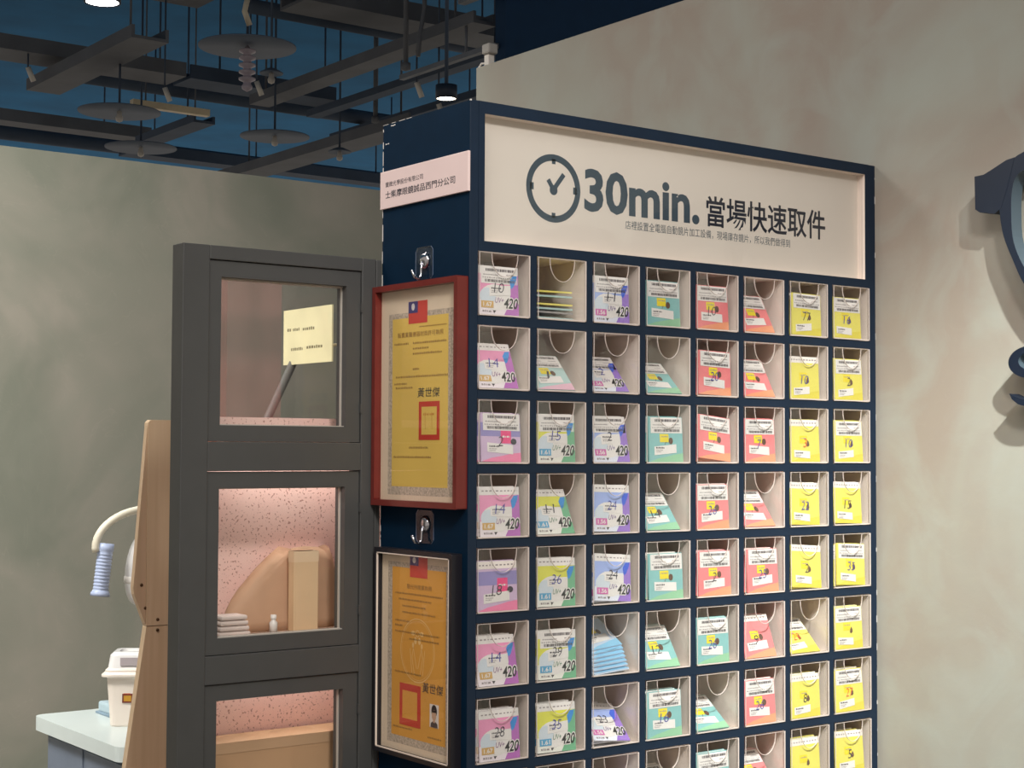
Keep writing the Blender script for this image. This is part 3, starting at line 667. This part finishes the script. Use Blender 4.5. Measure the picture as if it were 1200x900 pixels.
# things on the shelf
b = thing('arch_reflection', 'tan slouched bag slouched on the shelf behind the middle pane', 'form', (-.13, .385, 1.181))  # added solid form for the tan arch mirrored in the glass
m = MB(); n = 24; V = []
for j in range(9):
    v = j/8
    for i in range(n):
        a = 2*PI*i/n; hgt = .135*v*(1 if True else 0); wx = .115*(1-.55*v*v); wy = .022*(1-.5*v)
        V.append((wx*math.copysign(abs(math.cos(a))**.6, math.cos(a))+.045*v+.004*math.sin(5*a+v*7), wy*math.copysign(abs(math.sin(a))**.6, math.sin(a))+.0015*math.sin(9*a+v*11), hgt+.008*math.sin(3*a)*v))
Fc = [(j*n+i, j*n+(i+1) % n, (j+1)*n+(i+1) % n, (j+1)*n+i) for j in range(8) for i in range(n)]+[tuple(range(n)), tuple(range(8*n, 9*n))]
m.add(V, Fc, arch_mat, True); m.build('arch_body', b)
b = thing('reflected_block', 'upright cream block standing in for a reflected rectangle, before the tan bag', 'box', (-.105, .345, 1.181))  # added block for the pale rectangle within that mirrored arch
MB().box(-.024, .024, -.010, .010, 0, .137, mat('block_cream', (228, 194, 152), .6)).build('carton_body', b, bevel=.001)
MB().box(-.0242, .0242, -.0102, .0102, .118, .137, mat('block_cream_top', (236, 206, 168), .6)).build('flap', b)
b = thing('small_bottle', 'small white bottle beside the cream block', 'bottle', (-.166, .338, 1.181))
MB().lathe([(0, 0), (.007, 0), (.007, .018), (.004, .021), (.004, .024)], (0, 0, 0), M_WHITE, 16).build('bottle_body', b)
MB().lathe([(.005, .024), (.005, .031), (0, .031)], (0, 0, 0), M_WHITE, 16).build('cap', b)
b = thing('folded_cloth', 'folded white cloth at the left end of the shelf', 'cloth', (-.243, .345, 1.181))
for k in range(4): MB().box(-.030+.001*k, .028-.002*k, -.02, .02, .009*k, .009*k+.008, mat('cloth_white', (222, 206, 196), .9)).build('fold', b, bevel=.003)
b = thing('storage_carton', 'tan cardboard carton behind the lowest pane', 'box', (-.10, .37, .836))
MB().box(-.17, .19, -.03, .04, 0, .166, mat('tan_card', (204, 164, 124), .65, var=.04)).build('carton_body', b, bevel=.001)
MB().box(-.171, .191, -.031, .041, .150, .168, mat('tan_card_lid', (208, 170, 132), .65)).build('lid', b)

# ------------------------------------------------------------ eye test equipment behind
st = thing('equipment_stand', 'dark grey jointed arm stand with cream notice board seen through the top pane', 'stand', (.38, 1.5, 0))
gd = mat('dark_arm', (98, 96, 92), .5)
MB().lathe([(0, 0), (.12, 0), (.12, .02), (.03, .035), (.03, .05)], (.08, 0, 0), gd, 32).build('base', st)
MB().tube([(.08, 0, .04), (.08, 0, 1.40), (0, 0, 1.46)], .014, gd).build('pole', st)
MB().tube([(0, 0, 1.45), (.02, 0, 1.50), (.143, 0, 1.745)], .0105, gd).build('arm', st)
MB().tube([(.135, 0, 1.75), (.30, 0, 1.771)], .004, mat('brass_rail', (214, 196, 156), .4)).build('rail', st)
nb = MB().box(.118, .122, -.21, .035, 1.708, 1.848, mat('cream_notice', (232, 222, 178), .6)).build('notice_board', st)
A = Art((.118, .035, 1.708), **SIDE)
for (v, a, c2) in ((.085, .02, .04), (.085, .05, .085), (.084, .1, .16), (.035, .04, .10), (.037, .12, .2)): A.dashes(a, c2, v, .008, mat('board_scribble', (120, 110, 80), .6), 1, int(a*999), .6, 1.2, .4)
A.mb.build('writing', nb)

wp = thing('plywood_panel', 'light plywood booth panel with an angled wing beside the partition', 'panel', (0, .9, 0))
M_PLY = wood('plywood', (204, 176, 142), (214, 188, 156)); M_PLY_SHADE = wood('plywood_shaded', (192, 164, 132), (202, 174, 144))
m = MB(); m.prism([(-.148, 1.1405), (.10, 1.1405), (.10, 1.551), (-.144, 1.551), (-.150, 1.545)], 'y', 0, .018, M_PLY); m.build('upper_board', wp, bevel=.001)
m = MB(); m.prism([(-.1505, 1.540), (-.1755, 1.218), (-.1740, 1.205), (-.149, 1.143)], 'y', .002, .016, M_PLY_SHADE); m.build('wing', wp, bevel=.001)  # shade of the turned facet is put into a darker wood colour
m = MB(); m.prism([(-.147, 1.139), (.10, 1.139), (.10, 0), (-.26, 0), (-.1865, .865)], 'y', .002, .020, M_PLY); m.build('lower_board', wp, bevel=.001)
for (x, z) in ((-.1585, 1.222), (-.1495, 1.176), (-.124, 1.152), (-.124, 1.131)):
    MB().lathe([(0, 0), (.0035, 0), (.003, .0012), (0, .0012)], (x, .0 if x > -.14 else .002, z), mat('brass_screw', (92, 66, 44), .4, .6), 12, (0, -1, 0)).build('screw', wp)

ph = thing('eye_test_unit', 'white eye examination unit with curved arm, half hidden behind plywood', 'medical device', (.06, 1.28, 0))
cream = mat('cream_tube', (232, 226, 206), .35)
arc = []
for k in range(13):
    a = PI*.5*k/12; arc.append((-.036-.126*math.sin(a), 0, 1.274+.084*math.cos(a)))
MB().tube([(.02, 0, 1.352)]+arc+[(-.160, 0, 1.266)], .0085, cream, 14).build('curved_arm', ph)
hb = mat('light_blue_grip', (178, 192, 222), .4); prof = [(0, 0), (.0215, 0), (.021, .006), (.018, .012)]
for k in range(11): h = .014+.0075*k; prof += [(.0158, h), (.0174, h+.002), (.0174, h+.0045), (.0158, h+.0065)]
prof += [(.018, .100), (.018, .116), (0, .116)]
MB().lathe(prof, (-.150, 0, 1.168), hb, 24, (.11, 0, 1)).build('ribbed_grip', ph)['label'] = 'light blue ribbed grip'
MB().lathe([(.004, 0), (.006, .003), (.004, .007)], (-.136, -.003, 1.274), mat('green_button', (80, 190, 170), .4), 12, (.1, 0, 1)).build('button', ph)
hd = mat('glossy_white', (226, 224, 222), .2, var=.01)
prof = [(0, -.085)]+[(.048*math.cos(a)**.6, .082*math.sin(a)) for a in [(-80+10*k)*PI/180 for k in range(17)]]+[(0, .083)]
MB().lathe(prof, (-.040, 0, 1.222), hd, 28, (.12, 0, 1)).build('head', ph)
MB().lathe([(.047, -.01), (.051, -.006), (.051, .006), (.047, .01)], (-.040, 0, 1.196), MATS['white_plastic'], 28, (.12, 0, 1)).build('seam_ring', ph)
MB().lathe([(0, .0), (.010, .0), (.011, .012), (.004, .018), (0, .018)], (-.058, -.01, 1.287), M_SILVER, 16).build('knob', ph)
MB().tube([(.03, 0, 0), (.03, 0, 1.36)], .022, hd).build('column', ph); MB().lathe([(0, 0), (.11, 0), (.11, .02), (.03, .05)], (.03, 0, 0), hd, 28).build('base', ph)

tb = thing('counter_table', 'pale table with rounded light top and blue-grey front at lower left', 'table', (.6, 1.75, 0))
M_TOP = mat('pale_blue_top', (206, 216, 214), .3, var=.02); M_BG = mat('blue_grey_front', (112, 122, 138), .5)
pts = []
x0, x1, y0, y1, rr_ = -.575, -.26, -.32, .245, .03
for (cx, cy, a0) in ((x1-rr_, y0+rr_, -90), (x1-rr_, y1-rr_, 0), (x0+rr_, y1-rr_, 90), (x0+rr_, y0+rr_, 180)):
    for k in range(6): a = math.radians(a0+18*k); pts.append((cx+rr_*math.cos(a), cy+rr_*math.sin(a)))
m = MB(); m.prism(pts, 'z', .765, .80, M_TOP); m.build('table_top', tb, bevel=.006)
MB().box(-.545, -.29, -.29, .215, .05, .764, M_BG).build('cabinet_body', tb, bevel=.003)
MB().box(-.549, -.545, -.28, -.05, .10, .75, M_BG).build('front_panel', tb, bevel=.001); MB().box(-.549, -.545, -.03, .20, .10, .75, M_BG).build('front_panel', tb, bevel=.001)
MB().box(-.53, -.30, -.27, .20, 0, .05, mat('plinth_dark', (60, 64, 70), .6)).build('plinth', tb)

bn = thing('waste_bin', 'small white lidded bin with orange sticker standing on the pale table', 'bin', (.205, 1.72, .80), rot=(0, 0, -.55))
def rbox(mb, hx, hy, z, n=6, r=.018):
    P2 = []
    for (cx, cy, a0) in ((hx-r, -hy+r, -90), (hx-r, hy-r, 0), (-hx+r, hy-r, 90), (-hx+r, -hy+r, 180)):
        for k in range(n): a = math.radians(a0+90*k/(n-1)); P2.append((cx+r*math.cos(a), cy+r*math.sin(a), z))
    return P2
def loft(secs, m, cap=True):
    mb = MB(); n = len(secs[0]); V = [p for s_ in secs for p in s_]
    Fc = [(j*n+i, j*n+(i+1) % n, (j+1)*n+(i+1) % n, (j+1)*n+i) for j in range(len(secs)-1) for i in range(n)]
    if cap: Fc += [tuple(range(n)), tuple(range((len(secs)-1)*n, len(secs)*n))]
    mb.add(V, Fc, m); return mb
cb = mat('bin_cream', (232, 220, 208), .4, var=.01)
loft([rbox(0, .070, .050, 0), rbox(0, .072, .052, .004), rbox(0, .080, .060, .120), rbox(0, .083, .063, .126)], cb).build('bin_body', bn, bevel=0)
loft([rbox(0, .092, .072, .126), rbox(0, .092, .072, .131), rbox(0, .084, .064, .137), rbox(0, .084, .064, .141), rbox(0, .078, .058, .146)], cb).build('lid', bn)
li_ = loft([rbox(0, .078, .058, .146), rbox(0, .074, .050, .176), rbox(0, .066, .042, .184), rbox(0, .054, .030, .184), rbox(0, .050, .026, .170)], hd); li_.build('swing_hood', bn)
MB().box(-.046, .046, -.060, -.0585, .152, .172, mat('hood_inside', (176, 166, 168), .5)).build('flap', bn)
A = Art((0, -.0575, 0), (1, 0, 0), (0, .04, 1), (0, -1, 0)); A.o = Vector((-.008, -.0582, .060))
so = mat('sticker_orange', (206, 92, 44), .5); A.rect(-.032, .0, -.004, .045, mat('sticker_brown', (112, 44, 30), .5), 1); A.text('2', -.029, .022, -.012, .041, so, 2, .03); A.rect(-.028, .004, -.010, .018, mat('sticker_gold', (190, 140, 40), .5), 2); A.rect(-.004, .0, .012, .045, mat('sticker_pale', (216, 190, 186), .5), 1)
A.dashes(-.002, .010, .034, .004, so, 2, 1); A.dashes(-.002, .010, .022, .003, so, 2, 2)
A.mb.build('sticker', bn)
pb = thing('tissue_pack', 'pale blue flat pack lying behind the bin', 'pack', (.225, 1.89, .80))
MB().box(-.05, .06, -.04, .04, .004, .032, mat('pack_blue', (176, 196, 204), .5)).build('pack_body', pb, bevel=.006); MB().box(-.055, .065, -.045, .045, 0, .006, mat('pack_edge', (128, 150, 166), .5)).build('pack_foot', pb, bevel=.002)

# ------------------------------------------------------------ spectacles sign on the wall
def spline(pts, n=8):
    out = []; N_ = len(pts)
    for i in range(N_):
        p0, p1, p2, p3 = [Vector(pts[(i+k) % N_]) for k in (-1, 0, 1, 2)]
        for k in range(n):
            t_ = k/n; out.append(tuple(.5*((2*p1)+(p2-p0)*t_+(2*p0-5*p1+4*p2-p3)*t_*t_+(3*p1-p0-3*p2+p3)*t_**3)))
    return out
def cutout(mb, outer, inner, xa, xb, mf, ms):
    # plate with a hole: outer and inner loops with the same number of points (y, z)
    n = len(outer); V = [(xa, *p) for p in outer]+[(xa, *p) for p in inner]+[(xb, *p) for p in outer]+[(xb, *p) for p in inner]
    face = [(i, (i+1) % n, n+(i+1) % n, n+i) for i in range(n)]
    mb.add(V, face+[(2*n+a, 2*n+b, 2*n+c, 2*n+d) for a, b, c, d in face], mf)
    mb.add(V, [(i, (i+1) % n, 2*n+(i+1) % n, 2*n+i) for i in range(n)], mf)
    mb.add(V, [(n+i, n+(i+1) % n, 3*n+(i+1) % n, 3*n+i) for i in range(n)], ms)
GX = .932; GT = .030
M_SN = mat('sign_navy', (16, 30, 48), .4, var=.03); M_SS = mat('sign_side_grey', (72, 86, 96), .5, var=.03)
gl = thing('spectacles_sign', 'large navy spectacles cut-out standing off the right wall', 'sign', (CW, -.53, 1.84))
OUT = [(.172, .177), (.196, .145), (.201, .112), (.200, .080), (.1925, .040), (.1734, -.0044), (.1507, -.049), (.115, -.092), (.06, -.120), (0, -.128), (-.06, -.115), (-.105, -.075), (-.13, -.01), (-.14, .06), (-.135, .13), (-.10, .175), (-.03, .195), (.05, .199), (.12, .193)]
INN = [(.1486, .1543), (.1665, .143), (.1739, .121), (.176, .0907), (.1737, .0385), (.1600, -.0010), (.138, -.035), (.10, -.075), (.05, -.095), (0, -.100), (-.05, -.090), (-.085, -.058), (-.105, -.005), (-.112, .06), (-.105, .12), (-.075, .15), (-.02, .163), (.05, .167), (.11, .163)]
for s_ in (1, -1):
    mb = MB(); oo, ii = spline(OUT, 4), spline(INN, 4)
    if s_ < 0: oo = [(-.35-a, b) for a, b in oo]; ii = [(-.35-a, b) for a, b in ii]
    cutout(mb, oo, ii, GX-CW, GX-CW+GT, M_SN, M_SS); mb.build('rim', gl)
def endpiece(flip):
    V = []; top = [(.2540, .1565), (.2345, .1572), (.2180, .1635), (.2000, .1710), (.185, .1770), (.168, .1795)]
    bot = [(.2530, .0960), (.2425, .0890), (.2260, .0865), (.2115, .0830), (.197, .092), (.181, .135)]
    m = MB(); f = (lambda p: (-.35-p[0], p[1])) if flip else (lambda p: p); n = len(top)
    for x in (GX-CW-.0004, GX-CW+GT-.0004):
        V += [(x, *f(p)) for p in top]+[(x, *f(p)) for p in bot]
    Fc = []
    for b_ in (0, 2*n): Fc += [(b_+i, b_+i+1, b_+n+i+1, b_+n+i) for i in range(n-1)]
    Fc += [(i, i+1, 2*n+i+1, 2*n+i) for i in range(n-1)]+[(n+i, n+i+1, 3*n+i+1, 3*n+i) for i in range(n-1)]+[(0, n, 3*n, 2*n), (n-1, 2*n-1, 4*n-1, 3*n-1)]
    m.add(V, Fc, M_SN); m.build('end_piece', gl)
endpiece(False); endpiece(True)
MB().prism([(-.125, .09), (-.125, .125), (-.175, .14), (-.225, .125), (-.225, .09), (-.175, .11)], 'x', GX-CW-.0004, GX-CW+GT-.0004, M_SN).build('bridge', gl)
for (yy, zz_) in ((.235, .125), (-.585, .125), (-.175, .125)):
    MB().tube([(GX-CW+GT-.001, yy, zz_), (0, yy, zz_)], .004, M_SILVER).build('standoff', gl)
em = thing('emblem_sign', 'curled navy cut-out emblem below the spectacles on the wall', 'sign', (CW, -.39, 1.62))
oo = []; ii = []
for k in range(40):
    a = 2*PI*k/40; oo.append((.0+.045*math.cos(a), .033+.0285*math.sin(a))); ii.append((-.004+.028*math.cos(a), .035+.0165*math.sin(a)))
mb = MB(); cutout(mb, oo, ii, GX-CW, GX-CW+GT, M_SN, M_SS); mb.build('ring', em)
cr = [(.0435, -.022), (.038, -.032), (.026, -.041), (.010, -.0455), (-.012, -.046), (-.04, -.040), (-.04, -.030), (-.012, -.034), (.006, -.0335), (.022, -.0305), (.034, -.0265)]
mb = MB(); mb.prism(cr, 'x', GX-CW, GX-CW+GT, M_SN, M_SN); mb.build('crescent', em)
for zz_ in (.012, -.040): MB().tube([(GX-CW+GT-.001, -.02, zz_ if zz_ < 0 else .010), (0, -.02, zz_ if zz_ < 0 else .010)], .003, M_SILVER).build('standoff', em)

# ------------------------------------------------------------ open ceiling
def tray_x(x0, x1, y, z, wd, h, m, label, cat='duct', name='cable_tray', grp='service runs under the ceiling', top=5.3):
    t_ = thing(name, label, cat, ((x0+x1)/2, y, z), grp); l = (x1-x0)/2
    b_ = MB(); b_.box(-l, l, -wd/2, -wd/2+.02, 0, h, m); b_.box(-l, l, wd/2-.02, wd/2, 0, h, m); b_.box(-l, l, -wd/2+.02, wd/2-.02, 0, .02, m); b_.build('channel', t_)
    for k in range(int((x1-x0)/2.4)+1):
        xx = -l+.3+k*2.4
        if xx < l: MB().tube([(xx, 0, h*.5), (xx, 0, top-z)], .008, m, 8).build('hanger_rod', t_)
def tray_y(x, y0, y1, z, wd, h, m, label, cat='duct', name='cable_tray', grp='service runs under the ceiling', top=5.3):
    t_ = thing(name, label, cat, (x, (y0+y1)/2, z), grp); l = (y1-y0)/2
    b_ = MB(); b_.box(-wd/2, -wd/2+.02, -l, l, 0, h, m); b_.box(wd/2-.02, wd/2, -l, l, 0, h, m); b_.box(-wd/2+.02, wd/2-.02, -l, l, 0, .02, m); b_.build('channel', t_)
    for k in range(int((y1-y0)/2.4)+1):
        yy = -l+.3+k*2.4
        if yy < l: MB().tube([(0, yy, h*.5), (0, yy, top-z)], .008, m, 8).build('hanger_rod', t_)
def pipe(a, b, r, m, label):
    c_ = (Vector(a)+Vector(b))/2; t_ = thing('service_pipe', label, 'pipe', c_, 'service runs under the ceiling')
    MB().tube([Vector(a)-c_, Vector(b)-c_], r, m, 14).build('pipe_run', t_)
    n_ = max(1, int((Vector(b)-Vector(a)).length/1.5)); 
    for k in range(n_):
        q = Vector(a).lerp(Vector(b), (k+.5)/n_)-c_; MB().tube([q, (q.x, q.y, 5.3-c_.z)], .008, m, 6).build('hanger_rod', t_)
tray_x(-1, 3.34, 8.40, 4.12, .34, .10, M_DUCT, 'long grey cable tray at upper left of the open ceiling')
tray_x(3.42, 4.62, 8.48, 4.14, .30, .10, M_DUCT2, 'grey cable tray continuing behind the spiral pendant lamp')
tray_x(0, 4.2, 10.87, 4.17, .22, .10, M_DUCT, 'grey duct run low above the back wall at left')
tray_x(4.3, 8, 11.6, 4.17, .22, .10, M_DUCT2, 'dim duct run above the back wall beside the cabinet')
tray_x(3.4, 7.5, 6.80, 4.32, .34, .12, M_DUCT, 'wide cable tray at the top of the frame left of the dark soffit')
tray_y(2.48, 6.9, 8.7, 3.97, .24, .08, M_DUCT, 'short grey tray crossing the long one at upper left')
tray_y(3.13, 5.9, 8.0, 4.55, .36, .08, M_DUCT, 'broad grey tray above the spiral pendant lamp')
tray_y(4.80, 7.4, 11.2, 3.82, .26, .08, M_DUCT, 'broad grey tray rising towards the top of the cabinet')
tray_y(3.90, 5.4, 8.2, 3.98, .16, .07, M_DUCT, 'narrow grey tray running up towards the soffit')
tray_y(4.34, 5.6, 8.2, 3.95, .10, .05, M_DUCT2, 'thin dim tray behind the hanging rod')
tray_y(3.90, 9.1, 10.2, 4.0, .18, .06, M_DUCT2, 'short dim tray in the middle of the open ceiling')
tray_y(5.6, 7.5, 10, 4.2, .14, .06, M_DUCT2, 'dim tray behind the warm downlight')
pipe((3.4, 7.4, 4.45), (5.5, 7.4, 4.45), .05, M_DUCT2, 'dim pipe crossing the middle of the ceiling')
pipe((3.0, 9.6, 4.35), (7.5, 9.6, 4.35), .06, M_DUCT2, 'dim pipe behind the round pendant lamps')
pipe((2.0, 12.4, 4.4), (8.5, 12.4, 4.4), .07, M_DUCT2, 'farthest dim pipe under the ceiling')
bl = thing('linear_lamp', 'pale linear lamp housing hanging above the partition', 'lamp', (3.55, 8.95, 4.02))
MB().box(-.31, .31, -.03, .03, 0, .05, mat('pale_housing', (214, 196, 162), .5)).build('housing', bl); MB().tube([(-.2, 0, .05), (-.2, 0, 1.3)], .006, M_DUCT, 6).build('cord', bl); MB().tube([(.2, 0, .05), (.2, 0, 1.3)], .006, M_DUCT, 6).build('cord', bl)

SHADE = mat('disc_shade', (84, 94, 108), .6, var=.05)
BULB = mat('dim_bulb', (170, 164, 156), .3)
def disc(x, y, z, r, label, bulb='round', top=5.3):
    d = thing('disc_pendant', label, 'lamp', (x, y, z), 'round disc pendant lamps')
    MB().lathe([(0, .03), (.03, .03), (r, .004), (r, -.004), (.03, .010), (0, .010)], (0, 0, 0), SHADE, 40).build('disc_shade', d)
    MB().tube([(0, 0, .03), (0, 0, top-z)], .008, M_DUCT2, 8).build('cord', d)
    if bulb == 'round': MB().lathe([(0, .01), (.016, .0), (.016, -.02), (.024, -.04), (.02, -.06), (0, -.07)], (0, 0, 0), BULB, 16).build('bulb', d)
disc(2.577, 7.589, 3.66, .262, 'dark disc pendant lamp, leftmost but upper of the two at left', top=3.97)
disc(3.190, 8.656, 3.66, .255, 'dark disc pendant lamp just above the back wall at left')
disc(3.759, 7.695, 3.66, .240, 'dark disc pendant lamp above the partition corner')
disc(3.332, 6.952, 3.90, .075, 'tiny pale disc lamp right of the spiral lamp'); disc(4.515, 8.096, 3.70, .085, 'tiny disc lamp just left of the cabinet top')
sp = disc(2.462, 5.589, 3.66, .262, 'largest disc pendant lamp with ribbed socket, top centre-left', 'none')
d = [o_ for o_ in bpy.data.objects if o_.get('label', '').startswith('largest disc')][0]
prof = [(0, .02)]
for k in range(5): h = .0-.038*k; prof += [(.022, h), (.045, h-.008), (.045, h-.018), (.022, h-.028)]
prof += [(.02, -.19), (.03, -.205), (.026, -.22), (0, -.235)]
MB().lathe(prof, (0, 0, -.01), mat('ribbed_socket', (150, 140, 148), .35), 20).build('ribbed_socket', d)
MB().tube([(-.05, -.1, .25), (-.07, -.1, .16), (-.04, -.1, .09)], .016, mat('pale_clip', (200, 186, 160), .4), 8).build('clip', d)

def downlight(x, y, z, r, col, st_, label, power):
    d = thing('downlight', label, 'lamp', (x, y, z), 'cylinder downlights')
    MB().lathe([(r*.9, .0), (r*1.02, 0), (r*1.02, .07), (0, .08)], (0, 0, 0), mat('dark_can', (24, 36, 52), .6), 24).build('can', d)
    m = bpy.data.materials.new('lit_disc'); m.use_nodes = True; b_ = m.node_tree.nodes['Principled BSDF']
    b_.inputs['Base Color'].default_value = (1, 1, 1, 1); b_.inputs['Emission Color'].default_value = (*col, 1); b_.inputs['Emission Strength'].default_value = st_
    MB().lathe([(0, .004), (r*.92, .004), (r*.92, .008), (0, .008)], (0, 0, 0), m, 24).build('lamp_face', d)
    MB().tube([(0, 0, .08), (0, 0, 5.3-z)], .01, M_DUCT2, 6).build('stem', d)
    l = bpy.data.lights.new('downlight_lamp', 'SPOT'); l.energy = power; l.spot_size = math.radians(100); l.shadow_soft_size = r; l.color = col
    o_ = bpy.data.objects.new('downlight_lamp', l); C.objects.link(o_); o_.parent = d; o_.location = (0, 0, -.01)
downlight(1.4218, 5.0478, 3.6, .085, (1, 1, 1), 14, 'bright white downlight at the top left edge', 60)
downlight(3.1167, 4.6424, 3.3, .055, (1, .88, .68), 9, 'warm glowing downlight just above the cabinet corner', 30)
# small track heads
for (x, y, z, tp, lb) in ((2.22, 8.28, 4.03, 4.12, 'small pale track head hanging under the long left tray'), (3.05, 7.95, 3.95, 4.55, 'small pale track head at the crossing trays'), (3.46, 7.4, 3.95, 4.40, 'small pale track head left of the middle'), (3.92, 6.15, 3.78, 3.98, 'small pale track head beside the hanging cable'), (4.12, 6.2, 3.68, 5.3, 'small pale track head under the thin rod by the soffit')):
    d = thing('track_head', lb, 'lamp', (x, y, z), 'small track spotlights'); pm = mat('pale_head', (196, 190, 180), .4)
    MB().tube([(0, 0, 0), (.04, 0, -.09)], .018, pm, 10).build('head', d); MB().tube([(0, 0, 0), (0, 0, tp-z)], .006, M_DUCT2, 6).build('stem', d)
# hanging rods and cable in front of the trays
for (x, y, z0_, r, lb, nm) in ((4.568, 7.681, 3.88, .018, 'long straight rod hanging just left of the cabinet top', 'hanging_rod'), (3.69, 5.92, 3.80, .016, 'pale rod hanging beside the curved cable', 'hanging_rod')):
    d = thing(nm, lb, 'rod', (x, y, z0_)); MB().tube([(0, 0, 0), (0, 0, 5.3-z0_)], r, M_DUCT, 8).build('rod', d); MB().lathe([(0, -.03), (.03, -.02), (.03, .02), (0, .03)], (0, 0, 0), M_DUCT, 12).build('end_clamp', d)
d = thing('hanging_cable', 'curved grey cable hanging beside the pale rod', 'cable', (3.68, 5.77, 3.83))
MB().tube([(0, 0, 0), (.01, 0, .12), (.045, 0, .3), (.04, 0, .5), (.0, 0, .8), (0, 0, 1.47)], .014, M_DUCT, 8).build('cable', d)
tray_y(3.84, 5.2, 6.2, 3.79, .035, .03, mat('track_grey', (112, 116, 122), .5), 'thin lighting track meeting the wall bracket', 'track', 'lighting_track', 'lighting tracks', 3.98)
tray_y(3.70, 4.6, 5.35, 4.05, .05, .03, MATS['track_grey'], 'short lighting track at the top beside the soffit', 'track', 'lighting_track', 'lighting tracks')
# dark soffit over the right side
o = MB().box(3.87, 15, 5.15, 5.25, 3.55, 5.3, mat('soffit_navy', (12, 50, 82), .9, var=.05)).build('trim_1'); struct(o)
br = thing('wall_bracket', 'pale grey camera bracket clipped to the top end of the wall', 'bracket', (CW+.03, 1.345, 2.519))
MB().box(-.014, .006, -.010, .010, 0, .034, M_WHITE).build('bracket_arm', br, bevel=.002)
MB().box(-.022, .010, -.022, .012, .034, .062, mat('bracket_grey', (160, 156, 150), .5)).build('camera_head', br, bevel=.005)
MB().tube([(-.004, 0, .012), (-.012, .024, .014), (-.014, .032, .006), (-.012, .032, -.012)], .003, M_WHITE, 8).build('cable_loop', br)
